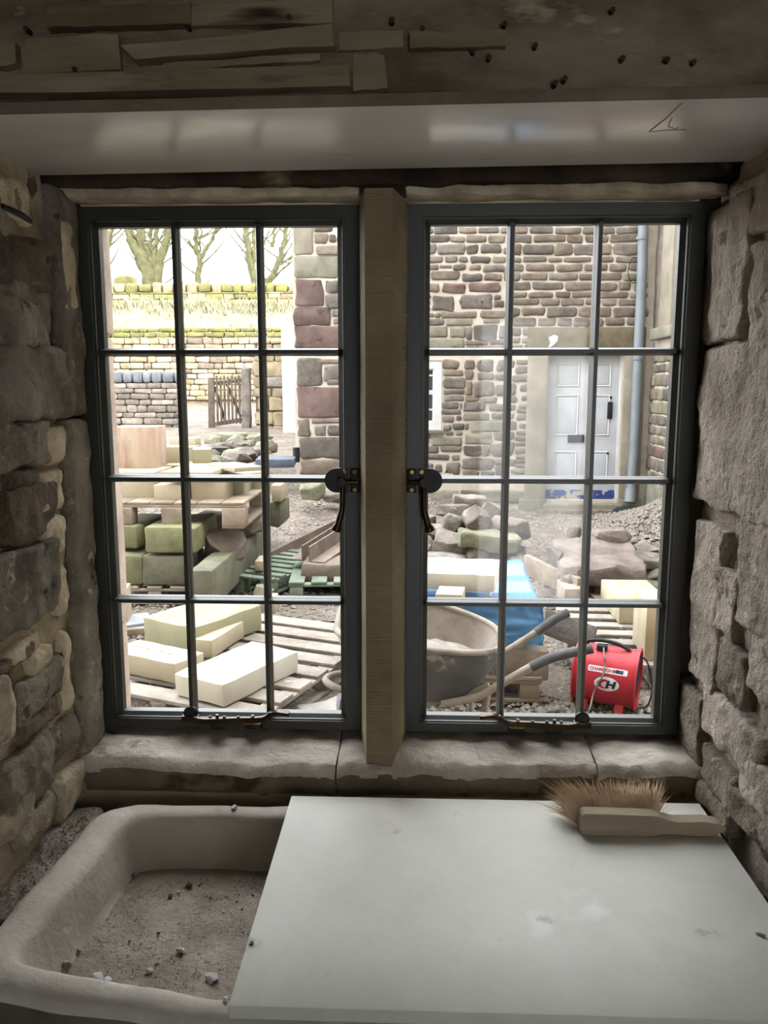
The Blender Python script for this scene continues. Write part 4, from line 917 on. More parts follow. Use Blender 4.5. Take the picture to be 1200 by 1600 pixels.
bf('rough_stone', 416, 430, 934, 960, 5.1, .14, m_saw, 'short cream stub beside the greenish cut stone', r=.01, amp=.006)
# upper pallet (seen along its front edge)
up = empty('wooden_pallet', at(280, 815, 5.9), 'upper pallet on the mossy stack carrying the pink stone', 'pallet', 'pallets in the yard')
zt_ = at(280, 785, 5.9).z; xa, xb = at(160, 790, 5.9).x, at(381, 790, 5.9).x
for i in range(6): 
    x = xa + (xb - xa) * (i + .5) / 6; box('deck_board', x - .085, x + .085, 5.9, 7.0, zt_ - .02, zt_, m_pal, up, .004, amp=.003)
box('bearer', xa, xb, 5.9, 6.0, zt_ - .042, zt_ - .021, m_pal, up, .004); box('bearer', xa, xb, 6.9, 7.0, zt_ - .042, zt_ - .021, m_pal, up, .004)
for x0, x1, zz in ((184, 205, 820), (252, 284, 820), (347, 381, 822)):
    a, b = at(x0, zz, 5.88), at(x1, 790, 5.88); box('block', a.x, b.x, 5.88, 6.02, a.z, zt_ - .043, m_pal, up, .006, amp=.004)
    box('block', a.x, b.x, 6.88, 7.0, a.z, zt_ - .043, m_pal, up, .006, amp=.004)
box('base_board', at(347, 800, 5.9).x, at(381, 800, 5.9).x, 5.88, 7.0, at(360, 822, 5.88).z - .022, at(360, 822, 5.88).z, m_pal, up, .004)
G2 = 'sawn blocks on the upper pallet'
def bk(px0, px1, py0, py1, Y, d, mat, label, rz=0., amp=.004, r=.006): 
    return bf('sawn_block', px0, px1, py0, py1, Y, d, mat, label, rz=rz, r=r, amp=amp, n=(4, 3, 4), group=G2)
bk(166, 239, 738, 783, 6.15, .5, m_saw, 'yellowish sawn block under the pink sandstone block')
bk(178, 240, 667, 737, 6.45, .34, m_sawp, 'pink banded sandstone block standing highest on the left', rz=.05)
bk(241, 284, 758, 784, 6.05, .4, m_saw, 'cream sawn block at the front edge of the upper pallet'); bk(299, 350, 752, 783, 6.1, .45, m_saw, 'wide cream sawn block in the middle of the upper pallet')
bk(351, 380, 752, 779, 6.4, .4, m_sawg, 'greenish sawn block right of the wide cream one'); bk(381, 413, 752, 769, 6.75, .3, m_sawg, 'thin greenish sawn block at the right of the upper pallet')
bk(241, 281, 727, 750, 6.7, .4, m_sawg, 'olive sawn block just right of the yellowish one'); bk(252, 277, 698, 726, 6.9, .25, m_saw, 'small ochre sawn block beside the pink sandstone', rz=.2)
bk(264, 305, 685, 699, 7.6, .2, m_saw, 'pale cream sawn block far behind the ochre one'); bk(295, 323, 702, 736, 6.75, .3, m_sawg, 'pale green sawn block in the second pane', rz=.25)
bk(263, 300, 699, 750, 7.35, .3, m_sawg, 'tall block hidden behind the ochre one'); bk(322, 348, 738, 753, 6.6, .4, m_saw, 'low cream block behind the wide one')
def slab(A, B, C, z, h, mat, label): return tk(pblock('sawn_slab', A, B, C, z, h, mat, r=.004, amp=.004), label, 'stone slab', G2)
slab((331, 738), (300, 722), (372, 722), .97, .04, m_saw, 'thin cream slab tilted against the green block'); slab((352, 744), (322, 736), (412, 736), .90, .05, m_saww, 'pale flat slab on top of the right hand blocks')
slab((366, 731), (352, 722), (412, 728), .99, .035, m_saw, 'small pale slab lying topmost on the right')
bf('sawn_block', 424, 439, 758, 784, 7.1, .4, m_saw, 'end of a cream block right of the upper pallet', group=G2, r=.006, amp=.004); 
bf('stone_block', 396, 439, 785, 822, 7.15, .5, m_mossg, 'rough grey block under the cream block end', r=.03, amp=.02)
# heap of walling stone and loose slabs behind
RH = random.Random(17)
hp = empty('stone_heap', at(370, 715, 10.5), 'grey heap of walling stone in front of the gate', 'heap')
for i in range(26):
    px = RH.uniform(322, 412); py = RH.uniform(690, 724) - (6 if px > 360 else 0); Y = 11.2 - (py - 690) * .05
    rock('stone', at(px, py, Y), (RH.uniform(.18, .42), .3, RH.uniform(.12, .24)), RH.choice((m_rub, m_dw, m_rubg)), hp, RH.uniform(-.5, .5), RH.uniform(-.3, .3), 0, 18)
o = stone('flat_stone', at(362, 678, 14.) + V3((0, 0, -.05)), (.55, .5, .14), m_rubg, None, rz=.1, r=.05, n=(4, 4, 3), amp=.03, fr=4); tag(o, 'flat mossy stone lying before the gate', 'stone')
o = bf('slate_slab', 396, 456, 718, 731, 9.5, .5, m_slate, 'thick blue grey slab near the house corner', rz=.1, r=.01, amp=.004, cat='stone slab', group='loose slabs')
o = tube('pipe_stub', [at(463, 722, 10.0), at(463, 699, 10.0)], .045, m_hole, None, 12); tag(o, 'short black pipe standing by the house corner', 'pipe')
o = bf('rough_stone', 466, 506, 757, 783, 8.6, .3, m_rubg, 'mossy rough stone on the gravel below the house corner', r=.05, amp=.03)
o = bf('rough_stone', 500, 548, 760, 788, 8.8, .3, m_rub, 'pale rough stone right of the mossy one on the gravel', r=.05, amp=.03)
# --- steel angles resting on a stone and the green pallet
pallet('pale green pallet under the brown stone and steel angles', (-.50, 6.45), .08, .98, 1.0, 0, m_palg, 6, .12)
bf('rough_stone', 470, 590, 882, 917, 6.12, .55, m_fb, 'long brown stone on the green pallet below the steel angles', r=.03, amp=.014, n=(12, 6, 5))
bf('rough_stone', 398, 412, 876, 892, 6.2, .2, m_saw, 'small tan block left of the green pallet', r=.01, amp=.006)
def angle_iron(p, q, leg, label, flip=1, th=.012):
    u = (q - p).normalized(); s = V3((u.y, -u.x, 0)).normalized() * flip; w = u.cross(s) * flip
    if w.z < 0: w = -w
    prof = [(0, 0), (leg, 0), (leg, th), (th, th), (th, leg), (0, leg)]; n = 6
    V = [e + s * a + w * b for e in (p, q) for a, b in prof]
    o = mk('steel_angle', V, [list(range(n)), list(range(n, 2 * n))[::-1]] + [[(i + 1) % n, i, n + i, n + (i + 1) % n] for i in range(n)], m_rust, None, False); tag(o, label, 'steel angle', 'rusty steel angles')
angle_iron(at(483, 879, 6.2), at(640, 775, 8.8), .13, 'front rusty steel angle with open side towards the window')
angle_iron(at(474, 877, 6.35), at(632, 772, 8.95), .13, 'rusty steel angle turned back to back with the front one', -1)
angle_iron(at(425, 880, 6.9), at(610, 784, 9.3), .11, 'rearmost rusty steel angle lying along the gravel')
# --- rubble pile in the right casement
G3 = 'rubble stones piled in the yard'
def rb3(x0, x1, y0, y1, Y, label, mat=m_rub, rz=0., rx=0., ry=0., d=None, ox=650, oy=755, sc=5.714, r=.04, amp=.028, G=G3, flat=False):
    a, b = at(ox + x0 / sc, oy + y1 / sc, Y), at(ox + x1 / sc, oy + y0 / sc, Y); w, h = b.x - a.x, b.z - a.z
    o = rock('rubble_stone', ((a.x + b.x) / 2, Y, (a.z + b.z) / 2), (w * 1.16, (d or w * .8) * 1.1, h * 1.2), mat, None, rz, rx, ry, 40 if w > .4 else 30, 9.) if not flat else stone('rubble_stone', ((a.x + b.x) / 2, Y, (a.z + b.z) / 2), (w, d or w * .8, h), mat, None, rz=rz, rx=rx, ry=ry, r=min(.03, h * .3), n=(14, 12, 5), amp=min(.035, h * .2), fr=6, ang=30); tag(o, label, 'stone', G)
rb3(330, 640, 115, 195, 7.75, 'flat white topped slab crowning the rubble pile', ry=.08, flat=True)
rb3(190, 480, 190, 300, 7.6, 'grey squared stone below the crowning slab'); rb3(430, 650, 220, 440, 7.25, 'tilted pale stone leaning in the middle of the rubble pile', m_rub, ry=-.5, d=.2)
rb3(590, 760, 185, 310, 7.6, 'angular stone right of the crowning slab', ry=.5); rb3(240, 450, 300, 440, 7.35, 'wedge shaped stone left of the tilted one', ry=.35)
rb3(650, 1030, 320, 490, 7.3, 'big brown stone at the right shoulder of the rubble pile', m_rubp, ry=.12); rb3(20, 330, 380, 460, 7.4, 'thin flat stone at the left of the rubble pile', ry=.12)
rb3(170, 440, 450, 640, 7.05, 'bulky grey stone at the lower left of the rubble pile', ry=.10); rb3(380, 920, 440, 580, 7.05, 'long mossy slab across the middle of the rubble pile', m_rubg, ry=.10, d=.35, flat=True)
rb3(450, 650, 550, 690, 6.98, 'cream stone under the mossy slab'); rb3(620, 800, 590, 690, 7.05, 'dark stone under the mossy slab beside the cream one', m_rubp)
rb3(810, 930, 560, 640, 7.2, 'small square stone under the right end of the mossy slab', m_rubg); rb3(60, 430, 630, 700, 6.9, 'flat stone at the foot of the rubble pile on the left')
rb3(800, 970, 640, 790, 6.9, 'rounded brown stone at the lower right of the rubble pile', m_rubp, r=.07); rb3(790, 1040, 790, 910, 6.75, 'lowest grey stone at the right foot of the rubble pile', r=.07)
rb3(880, 980, 560, 690, 7.4, 'upright stone behind the rounded brown one'); rb3(20, 170, 290, 390, 7.6, 'small pale stone at the upper left of the rubble pile'); rb3(20, 140, 550, 670, 7.15, 'small pale stone at the lower left edge of the rubble pile')
rb3(200, 330, 400, 470, 7.3, 'tan chock stone under the wedge shaped one', m_rubp)
for (x0, x1, y0, y1, Y, l) in ((100, 800, 560, 760, 7.5, 'dark core stone inside the rubble pile'), (150, 800, 320, 560, 7.9, 'dark core stone high inside the rubble pile')): rb3(x0, x1, y0, y1, Y, l, m_dw, d=.3)
# --- slab stack on a pallet, right
G4 = 'old slabs stacked on the right'
pallet('dark broken pallet under the old slabs on the right', (1.62, 6.05), .05, 1.05, 1.0, 0, m_pal, 7, .1)
s4 = lambda *a, **k: rb3(*a, ox=830, oy=755, sc=5.217, G=G4, **k)
s4(200, 860, 560, 735, 5.95, 'big thick grey brown slab on top of the right stack', m_rubp, d=.75, rz=-.08, rx=.10, flat=True)
s4(490, 780, 375, 535, 6.35, 'rounded brown stone lying on the big slab', m_rubp, d=.3); s4(290, 400, 350, 475, 6.6, 'dark upright stone behind the big slab', m_dw, d=.15); s4(265, 400, 472, 512, 6.3, 'small flat pale stone on the big slab left', d=.2)
s4(580, 845, 700, 772, 5.75, 'thin pinkish flake under the big slab', m_rubp, d=.2); s4(480, 910, 755, 860, 5.85, 'grey stone at the bottom of the right stack', d=.4); s4(230, 400, 720, 840, 5.7, 'brown block under the left of the big slab', m_rubp, d=.3)
s4(820, 1200, 585, 655, 6.2, 'smooth pale flat stone right of the big slab', d=.4, r=.06, flat=True); s4(900, 1200, 660, 758, 6.1, 'cream edged stone below the flat pale one', m_rubg, d=.4); s4(920, 1200, 768, 850, 6.0, 'grey slab at the bottom right of the stack', d=.4)
s4(860, 1000, 510, 575, 6.4, 'broken pale piece behind the flat pale stone', d=.3); s4(800, 860, 470, 560, 6.6, 'thin upright sliver beside the brown stone', d=.1); s4(140, 235, 545, 720, 5.95, 'crumpled dark slate bundle at the left of the stack', m_dw, d=.3, rz=.2)
o = stone('timber_block', at(890, 925, 5.55), (.13, .3, .12), m_pal, None, r=.004, n=(3, 3, 3), amp=.003); tag(o, 'square timber block at the corner of the right stack', 'timber', 'loose timbers')
o = stone('timber_board', at(862, 900, 5.9), (.05, .85, .16), m_pal, None, rz=.32, r=.006, n=(3, 6, 3), amp=.008); tag(o, 'grey board leaning left of the old slab stack', 'timber', 'loose timbers')
# spoil heap along the wing
V, Fc = [], []
sx, sy = fl(1.6, 3.04, 40), fl(6.6, 10.3, 60)
for x in sx:
    for y in sy:
        k = math.exp(-((x - 3.1) / .55) ** 2) * math.exp(-((y - 8.6) / 1.3) ** 2); e = min(1, (x - 1.6) * 3) * min(1, (y - 6.6) * 2) * min(1, (10.3 - y) * 2)
        V.append((x, y, -.04 + .55 * k * e + noise.noise(V3((x * 6, y * 6, 0))) * .03 * e))
for i in range(40):
    for j in range(60): Fc.append([i * 61 + j, (i + 1) * 61 + j, (i + 1) * 61 + j + 1, i * 61 + j + 1])
SH = tag(mk('spoil_heap', V, Fc, m_ground, None, True, 80), 'low heap of stony spoil along the wing wall', 'heap', kind='structure')
V, Fc = [], []
for i in range(3500):
    x, y = rg.uniform(1.7, 3.03), rg.uniform(6.8, 10.2); k = math.exp(-((x - 3.1) / .55) ** 2) * math.exp(-((y - 8.6) / 1.3) ** 2)
    pebble(V3((x, y, .55 * k - .02)), rg.uniform(.012, .05))
tag(mk('broken_stone', V, Fc, m_gravel, SH, False), 'broken stone scattered on the spoil heap', kind='stuff')

# --- pallet wrapped in blue film
pb = gz(850, 1102); bx0, bx1, by0, by1 = -.24, pb.x - .01, pb.y + .02, 4.75
pallet('heavy timber pallet below the blue wrapped stone', ((bx0 + bx1) / 2, (by0 + by1) / 2), 0, bx1 - bx0, by1 - by0, 0, m_pal, 9, .11)
zz_ = .14
for i in range(6):
    h = .062; o = box('stone_slab', bx0 + .05 + .01 * (i % 2), bx1 - .05 - .02 * (i % 3), by0 + .05, by1 - .05, zz_, zz_ + h, m_saw, None, .005, amp=.004, n=(8, 6, 3)); zz_ += h + .001
    tag(o, ('lowest', 'second', 'third', 'fourth', 'fifth', 'topmost')[i] + ' sawn slab from the pallet up, seen through blue film', 'stone slab', 'slabs under the blue film')
m_film = bpy.data.materials.new('blue_polythene'); m_film.use_nodes = True
_n = m_film.node_tree.nodes; _l = m_film.node_tree.links; _b = _n['Principled BSDF']; _b.inputs['Base Color'].default_value = (*hx('#6fa6d2'), 1); _b.inputs['Roughness'].default_value = .22
_t = _n.new('ShaderNodeBsdfTransparent'); _t.inputs[0].default_value = (*hx('#b5dbf3'), 1); _m = _n.new('ShaderNodeMixShader'); _m.inputs[0].default_value = .5
_l.new(_t.outputs[0], _m.inputs[1]); _l.new(_b.outputs[0], _m.inputs[2]); _l.new(_m.outputs[0], _n['Material Output'].inputs[0])
V, Fc = [], []; zt2 = zz_ + .012; nx_, nyf = 70, 34
def film(x, y, z, s): 
    q = V3((x, y, z)); d = noise.noise_vector(V3((x * 5, y * 5, z * 30 + s))) * .022 + noise.noise_vector(V3((x * 13, y * 13, z * 45))) * .012; return q + V3((d.x * .5, d.y, d.z * .4))
prof = [(by0 - .005, .30 - i * 0) for i in range(1)] + [(by0 - .004, .30 + (zt2 - .30) * i / 16) for i in range(1, 17)] + [(by0 + (by1 - by0) * i / 18, zt2 + .010 * math.sin(i * .9)) for i in range(1, 19)] + [(by1 + .004, zt2 - .25 * i / 5) for i in range(1, 6)]
for i in range(nx_ + 1):
    x = bx0 + (bx1 - .02 - bx0) * i / nx_
    for (y, z) in prof:
        up_ = (.10 * max(0, (x - .25) / .4) * max(0, (y - by0 - .25)) if z >= zt2 - .02 else 0); V.append(film(x, y, z + up_ + (.05 * math.sin(x * 4) if z < .31 else 0), 0))
np_ = len(prof)
for i in range(nx_):
    for j in range(np_ - 1): Fc.append([i * np_ + j, i * np_ + j + 1, (i + 1) * np_ + j + 1, (i + 1) * np_ + j])
b0 = len(V)      # right hand side flap
for j in range(np_):
    y, z = prof[j]; top = V[nx_ * np_ + j]
    for k in range(8): V.append(film(bx1 - .01 + .01 * k / 7, top.y, top.z + (min(top.z, .36) - top.z) * k / 7, 5) if k else top)
for j in range(np_ - 1):
    for k in range(7): Fc.append([b0 + j * 8 + k, b0 + (j + 1) * 8 + k, b0 + (j + 1) * 8 + k + 1, b0 + j * 8 + k + 1])
fo = mk('blue_film', V, Fc, m_film, None, True, 70); sm_ = fo.modifiers.new('thickness', 'SOLIDIFY'); sm_.thickness = .0015
tag(fo, 'blue polythene film wrapped round the stack of slabs', 'plastic film')
tk(pblock('sawn_slab', (774, 899), (778, 884), (640, 892), .68, .085, m_saww, r=.006, amp=.010, n=(10, 5, 3), ext=(1.6, 1)), 'long white sawn slab lying on top of the blue film', 'stone slab', 'slabs on the blue film')
tk(pblock('sawn_block', (722, 930), (735, 917), (680, 928), .62, .06, m_saw, r=.004, amp=.002), 'small cream block on the blue film at the left', 'stone block', 'slabs on the blue film')
o = tube('cartridge_tube', [at(764, 948, 4.1), at(764, 922, 4.12), at(764, 918, 4.12)], [.014, .014, .012], m_wframe, None, 14); tag(o, 'white sealant cartridge standing on the blue film', 'cartridge')
lathe('cap', [(0.001, .012), (.016, .012), (.016, 0), (0.001, 0)], Matrix.Translation(at(764, 919, 4.12)), m_hole, o, 14)
o = stone('timber_offcut', at(812, 1035, 4.0) + V3((0, .1, 0)), (.28, .3, .16), m_pal, None, r=.006, n=(3, 3, 3), amp=.004); tag(o, 'short thick timber under the right corner of the blue stack', 'timber', 'loose timbers')

# --- pallet with pale troughs, right
pallet('pale slatted pallet below the cream stone blocks', (1.36, 4.72), math.pi / 2 - .06, 1.15, .85, 0, m_pald, 7, .10)
m_tr = M('cream_block_rough_top', '#d8ccae', '#c3b592', 6, bump=.3, bscale=50, rnd=.04)
tk(pblock('cut_stone', (968, 939), (939, 905), (1036, 929), .29, .148, m_tr, r=.006, amp=.004, keep=True), 'cream cut stone with rough top standing behind on the right pallet')
tk(pblock('cut_stone', (1011, 943), (992, 918), (1062, 934), .46, .32, m_tr, r=.006, amp=.004, keep=True), 'taller cream cut stone at the right edge of the right casement')
o = stone('grey_sheet', at(888, 985, 4.5), (.010, .42, .15), m_dw, None, rz=.55, ry=.25, r=.002, n=(3, 3, 3), amp=0); tag(o, 'thin grey sheet leaning behind the red fan', 'sheet')

# --- wheelbarrow
m_bar = M('cement_caked_steel', '#b9aea0', '#8f857a', 5, bump=.4, bscale=26, rnd=.03, spots=[('#6c6a68', 6, .62)])
m_bard = M('dark_barrow_steel', '#70706e', '#55565a', 6, rough=.7, bump=.3, bscale=26, rnd=0, spots=[('#a9a294', 6, .60)])
m_grip = M('dusty_black_grip', '#6d6b6c', '#4c4b4e', 12, rough=.8, bump=.2, rnd=0)
wb = empty('wheelbarrow', (.05, 3.4, 0), 'cement caked wheelbarrow standing before the blue wrapped pallet', 'wheelbarrow')
def tray():
    xr, xl = at(782, 1012, 3.42).x, -.33; yn, yf = 3.14, 3.66; zr = .55
    n, k = 40, 9; V, Fc = [], []
    def rim(t):      # superellipse outline, right end = handles
        c, s = math.cos(t), math.sin(t); q = 3.2
        x = (abs(c) ** (2 / q)) * (1 if c >= 0 else -1); y = (abs(s) ** (2 / q)) * (1 if s >= 0 else -1)
        X = (xr + xl) / 2 + (xr - xl) / 2 * x; Y = (yn + yf) / 2 + (yf - yn) / 2 * y
        z = zr - .03 * x + (.07 if s > 0 else 0) * (1 - x * .9) * abs(s)
        return V3((X, Y, z))
    cx, cy = (xr + xl) / 2 - .02, (yn + yf) / 2
    for i in range(n):
        R_ = rim(2 * math.pi * i / n)
        for j in range(k + 1):
            t = j / k; f = 1 - .42 * t ** 1.1 if t < .8 else (1 - .42 * .8 ** 1.1) * (1 - (t - .8) * 3.4)
            z = R_.z + (.295 - R_.z) * min(1, t * 1.28) ** .9
            V.append(V3((cx + (R_.x - cx) * f, cy + (R_.y - cy) * f, z)))
    for i in range(n):
        i2 = (i + 1) % n
        for j in range(k): Fc.append([i * (k + 1) + j, i2 * (k + 1) + j, i2 * (k + 1) + j + 1, i * (k + 1) + j + 1])
    Fc.append([i * (k + 1) + k for i in range(n)])
    o = mk('tray', V, Fc, m_bard, wb, True, 50); sm = o.modifiers.new('thickness', 'SOLIDIFY'); sm.thickness = .004
    tube('rolled_rim', [rim(2 * math.pi * i / 40) for i in range(41)], .014, m_bar, o, 8)
    # inner face caked in cement, and the load
    V2, F2 = [], []
    for i in range(n):
        R_ = rim(2 * math.pi * i / n)
        for j in range(5):
            t = j / 8; f = 1 - .42 * t ** 1.1; V2.append(V3((cx + (R_.x - cx) * (f - .02), cy + (R_.y - cy) * (f - .025), R_.z + .003 + (.295 - R_.z) * min(1, t * 1.28) ** .9)))
    for i in range(n):
        i2 = (i + 1) % n
        for j in range(4): F2.append([i * 5 + j, i * 5 + j + 1, i2 * 5 + j + 1, i2 * 5 + j])
    mk('cement_crust', V2, F2, m_bar, o, True, 60)
    V3_, F3 = [], []
    for r_ in range(9):
        for i in range(n):
            R_ = rim(2 * math.pi * i / n); f = .80 * r_ / 8; q = V3((cx + (R_.x - cx) * f, cy + (R_.y - cy) * f, 0)); V3_.append(q + V3((0, 0, .435 + .055 * (1 - (r_ / 8) ** 2) + noise.noise(q * 22) * .018 - .05 * max(0, q.x))))
    for r_ in range(8):
        for i in range(n): F3.append([r_ * n + i, (r_ + 1) * n + i, (r_ + 1) * n + (i + 1) % n, r_ * n + (i + 1) % n])
    mk('rubble_load', V3_, F3, M('grey_rubble_load', '#b7b0a7', '#8d857c', 14, bump=.8, bscale=50, rnd=0), o, True, 60)
tray()
for (pts, Y0, Y1) in (([(700, 1062), (745, 1046), (797, 1014), (838, 988), (868, 967), (888, 957)], 3.62, 3.66), ([(690, 1100), (742, 1090), (777, 1072), (830, 1042), (870, 1025), (926, 1013)], 3.22, 3.16)):
    P = [at(px, py, Y0 + (Y1 - Y0) * i / 5) for i, (px, py) in enumerate(pts)]
    h = tube('handle_tube', smooth_path(P[:5], 5), .017, m_bar, wb, 12); tube('grip', smooth_path(P[3:], 5), .021, m_grip, h, 12)
for s, Y in ((0, 3.24), (1, 3.60)):
    px = 775 if s == 0 else 735
    p = at(772, 1076, 3.24); x0 = p.x if s == 0 else p.x - .02
    tube('leg', smooth_path([(x0 - .02, Y, .36), (x0 - .035, Y, .28), (x0 - .05, Y, .15), (x0 - .05, Y, .02), (x0 - .12, Y, .016)], 5), .016, m_bar, wb, 10)
    tube('frame_tube', smooth_path([(x0 - .02, Y, .36), (x0 - .2, Y + (.03 if s == 0 else -.03), .28), (-.10, Y + (.07 if s == 0 else -.07), .26), (-.30, Y + (.08 if s == 0 else -.08), .30), (-.37, Y + (.13 if s == 0 else -.13), .31), (-.39, 3.42, .31)], 4), .016, m_bar, wb, 10)
    tube('brace', smooth_path([(x0 - .42, Y, .29), (x0 - .36, Y, .26), (x0 - .30, Y, .14), (x0 - .24, Y, .03), (x0 - .05, Y, .02)], 5), .015, m_bar, wb, 10)
whl = lathe('wheel', [(.06, -.02), (.13, -.03), (.17, -.045), (.188, 0), (.17, .045), (.13, .03), (.06, .02)], Matrix.Translation((-.155, 3.42, .188)) @ Matrix.Rotation(rad(90), 4, 'X'), M('dusty_tyre', '#a3a3a6', '#7f7f84', 8, bump=.3, rnd=0), wb, 28)
tube('axle', [(-.155, 3.34, .188), (-.155, 3.50, .188)], .012, m_bar, whl, 10)
for Y in (3.345, 3.495): tube('fork', [(-.155, Y, .188), (-.30, Y, .30)], .013, m_bar, wb, 8)

# --- red portable fan
m_red = M('red_fan_paint', '#d0303f', '#b92a38', 4, rough=.42, bump=.08, bscale=30, rnd=0, spots=[('#d98a86', 7, .68)])
m_lab = M('white_label', '#f4f4f6', '#e8e8ee', 5, rough=.5, bump=0, rnd=0); m_navy = M('navy_ink', '#1d2a4d', None, 5, rough=.6, bump=0, rnd=0); m_ink = M('black_ink', '#23252c', None, 5, rough=.6, bump=0, rnd=0); m_rink = M('red_ink', '#d5384a', None, 5, rough=.6, bump=0, rnd=0)
m_wire = M('grey_cable', '#8e8a88', '#6f6c6a', 9, rough=.6, bump=0, rnd=0)
FC = at(949, 1054, 3.95); FR = .148; FL = .155
fan = empty('portable_fan', (FC.x, FC.y, 0), 'red portable drum fan with white hire labels on the gravel', 'fan')
ang_f = rad(-22); AXF = V3((math.cos(ang_f), math.sin(ang_f), -.03)).normalized()      # right end comes nearer
SD = AXF.cross(V3((0, 0, 1))).normalized()          # horizontal, towards the window
UF = SD.cross(AXF).normalized()
MF = Matrix.Translation(FC) @ Matrix((( AXF.x, SD.x, UF.x), (AXF.y, SD.y, UF.y), (AXF.z, SD.z, UF.z))).to_4x4()     # local x = axis, y = to viewer, z = up
MFz = MF @ Matrix.Rotation(rad(90), 4, 'Y')         # local z -> axis
body = lathe('drum', [(FR - .006, -FL), (FR + .012, -FL), (FR + .012, -FL + .008), (FR, -FL + .010), (FR, -FL * .3), (FR + .001, 0), (FR, FL - .012), (FR + .012, FL - .010), (FR + .012, FL), (FR - .006, FL), (FR - .006, FL * .9), (FR - .007, -FL * .9), (FR - .006, -FL)], MFz, m_red, fan, 56)
for e in (-1, 1):
    gx = e * (FL - .012); gr = tube('guard', [MF @ V3((gx, .03 * math.cos(w), .03 * math.sin(w))) for w in fl(0, 2 * math.pi, 16)], .003, m_hole, fan, 6)
    for r_ in (.06, .09, .12): tube('guard_ring', [MF @ V3((gx, r_ * math.cos(w), r_ * math.sin(w))) for w in fl(0, 2 * math.pi, 28)], .0025, m_hole, gr, 5)
    for k in range(8): w = k * math.pi / 4; tube('guard_spoke', [MF @ V3((gx, .03 * math.cos(w), .03 * math.sin(w))), MF @ V3((gx, FR * math.cos(w), FR * math.sin(w)))], .0025, m_hole, gr, 5)
hubf = lathe('motor', [(0.001, -.07), (.045, -.07), (.05, -.06), (.05, .05), (.03, .07), (0.001, .07)], MFz, m_hole, fan, 20)
for k in range(5):
    w = k * 2 * math.pi / 5; V = []
    for (r_, tw, hw_) in ((.045, .5, .025), (.09, .4, .045), (.13, .3, .05)):
        for s in (-1, 1):
            for q in (-.001, .001): V.append(MF @ V3((.08 + s * hw_ * math.sin(tw) + q, r_ * math.cos(w) - s * hw_ * math.cos(tw) * math.sin(w), r_ * math.sin(w) + s * hw_ * math.cos(tw) * math.cos(w))))
    mk('blade', V, [[0, 2, 6, 4], [1, 5, 7, 3], [4, 6, 10, 8], [5, 9, 11, 7], [0, 1, 3, 2], [8, 10, 11, 9], [0, 4, 5, 1], [4, 8, 9, 5], [2, 3, 7, 6], [6, 7, 11, 10]], m_grip, hubf, False)
for x in (-FL * .62, FL * .52):
    for y in (.085, -.085):
        V = [MF @ V3((x + a, y * (1 + .25 * t) + b, -.11 - .065 * t)) for t in (0, 1) for a, b in ((-.021, -.012), (.021, -.012), (.021, .012), (-.021, .012))]
        zf = .004
        for v in V[4:]: v.z = zf
        mk('foot', V, [[0, 1, 2, 3], [7, 6, 5, 4], [0, 4, 5, 1], [1, 5, 6, 2], [2, 6, 7, 3], [3, 7, 4, 0]], m_red, fan, False)
hd = tube('carry_handle', smooth_path([MF @ V3((-.11, .02, FR)), MF @ V3((-.10, .02, FR + .022)), MF @ V3((-.04, .02, FR + .034)), MF @ V3((.03, .02, FR + .030)), MF @ V3((.085, .02, FR + .012)), MF @ V3((.105, .02, FR - .002))], 5), .010, m_hole, fan, 10)
box_c = MF @ V3((-.03, .04, FR + .004)); stone('switch_box', box_c, (.05, .04, .03), m_hole, fan, rz=ang_f, r=.004, n=(3, 3, 3), amp=0)
def onface(x, s, off):      # point on the drum: x along the axis, s arc length above the side point
    w = s / FR; return MF @ V3((x, (FR + off) * math.cos(w), (FR + off) * math.sin(w)))
def patch(name, outline, off, mat, par, mid=None):
    """flat print bent round the drum: fan of a closed outline [(x, s)], finely split in s"""
    cx = sum(p[0] for p in outline) / len(outline); cs = sum(p[1] for p in outline) / len(outline); n = len(outline); V, Fc = [], []
    K = 5
    for k in range(1, K + 1):
        for (x, s) in outline: V.append(onface(cx + (x - cx) * k / K, cs + (s - cs) * k / K, off))
    V.append(onface(cx, cs, off)); c = len(V) - 1
    for i in range(n):
        j = (i + 1) % n; Fc.append([c, i, j])
        for k in range(K - 1): Fc.append([k * n + i, (k + 1) * n + i, (k + 1) * n + j, k * n + j])
    return mk(name, V, Fc, mat, par, False)
def letters(txt, x, s, size, off, mat, par, bold=.0, shear=0., sx=1.):
    cu = bpy.data.curves.new('lettering', 'FONT'); cu.body = txt; cu.size = size; cu.offset = bold; cu.shear = shear; cu.resolution_u = 3
    ob = bpy.data.objects.new('lettering', cu); COL.objects.link(ob); dg = bpy.context.evaluated_depsgraph_get(); me = bpy.data.meshes.new_from_object(ob.evaluated_get(dg))
    V = [v.co.copy() for v in me.vertices]; Fc = [list(p.vertices) for p in me.polygons]; bpy.data.objects.remove(ob); bpy.data.curves.remove(cu); bpy.data.meshes.remove(me)
    x1 = max(v.x for v in V) * sx
    mk('lettering', [onface(x + v.x * sx, s + v.y, off) for v in V], Fc, mat, par, False); return x + x1
def rr(x0, x1, s0, s1, r_):
    P = []
    for cx, cs, a0 in ((x1 - r_, s1 - r_, 0), (x0 + r_, s1 - r_, 90), (x0 + r_, s0 + r_, 180), (x1 - r_, s0 + r_, 270)):
        for k in range(4): w = rad(a0 + 30 * k); P.append((cx + r_ * math.cos(w), cs + r_ * math.sin(w)))
    Q = []
    for i in range(len(P)):
        a, b = P[i], P[(i + 1) % len(P)]; m_ = max(1, int(math.hypot(a[0] - b[0], a[1] - b[1]) / .008))
        for k in range(m_): Q.append((a[0] + (b[0] - a[0]) * k / m_, a[1] + (b[1] - a[1]) * k / m_))
    return Q
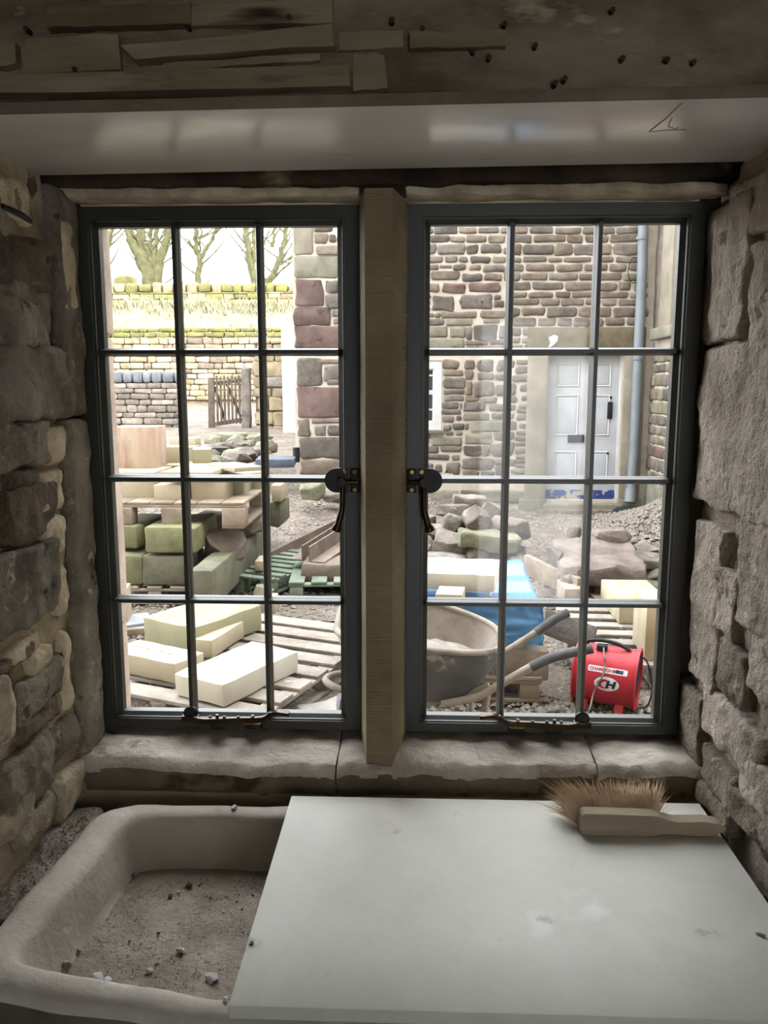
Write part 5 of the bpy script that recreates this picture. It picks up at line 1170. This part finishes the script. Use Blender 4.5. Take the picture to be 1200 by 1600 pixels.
LX, LS = -.078, .056
l1 = patch('name_label', rr(LX, LX + .190, LS, LS + .030, .007), .0010, m_lab, body)
xe = letters('CHAMPION', LX + .007, LS + .0085, .0215, .0022, m_rink, l1, .0006, 0, 1.0)
_sc = (.122) / (xe - LX - .007)
xe2 = letters('HIRE', max(xe, LX + .118) + .003, LS + .0085, .0215, .0022, m_navy, l1, .0014, 0, 1.05)
EC, ES = .018, .004
l2 = patch('emblem_rim', [(EC + .0635 * math.cos(w), ES + .0385 * math.sin(w)) for w in fl(0, 2 * math.pi, 40)[:-1]], .0008, m_navy, body)
patch('emblem', [(EC + .0605 * math.cos(w), ES + .0360 * math.sin(w)) for w in fl(0, 2 * math.pi, 40)[:-1]], .0016, m_lab, l2)
# red crescent C and slanted black H
Vc, Fq = [], []
cw = fl(rad(38), rad(325), 30)
for i, w in enumerate(cw):
    t = i / 30; th = .0155 * math.sin(math.pi * min(1, .12 + t * .85)) + .002
    for r_ in (1, 0): Vc.append(onface(EC - .012 + (.030 - (0 if r_ else th)) * math.cos(w) * 1.15, ES - .001 + (.0235 - (0 if r_ else th * .8)) * math.sin(w), .0026))
for i in range(30): Fq.append([2 * i, 2 * i + 1, 2 * i + 3, 2 * i + 2])
mk('emblem_letter', Vc, Fq, m_rink, l2, False)
def quad(p): return [onface(EC + x, ES + s, .0034) for x, s in p]
Vh, Fh = [], []
for q in ([(-.006, -.019), (.007, -.019), (.016, .019), (.003, .019)], [(.025, -.019), (.038, -.019), (.047, .019), (.034, .019)], [(.003, -.005), (.032, -.005), (.034, .005), (.006, .005)]):
    o = len(Vh); Vh += quad(q); Fh.append([o, o + 1, o + 2, o + 3])
mk('emblem_letter', Vh, Fh, m_ink, l2, False)
c1 = tube('power_cable', smooth_path([MF @ V3((-.02, .06, FR + .01)), MF @ V3((-.005, .13, FR * .9)), onface(.002, .10, .014), onface(.0, .05, .012), onface(-.012, .02, .010), onface(-.04, -.05, .010), at(922, 1105, 3.74), gz(912, 1124, .008), gz(880, 1140, .008)], 6), .0042, m_wire, None, 8)
tag(c1, 'thin grey cable hanging across the front of the red fan', 'cable')
c2 = tube('power_cable', smooth_path([MF @ V3((.10, .0, FR * .9)), at(1008, 1030, 3.9), at(1016, 1052, 3.9), at(1019, 1078, 3.9), at(1012, 1102, 3.9), gz(996, 1108, .008), gz(988, 1125, .008)], 6), .0045, m_hole, None, 8)
tag(c2, 'dark cable looping down to the right of the red fan', 'cable')
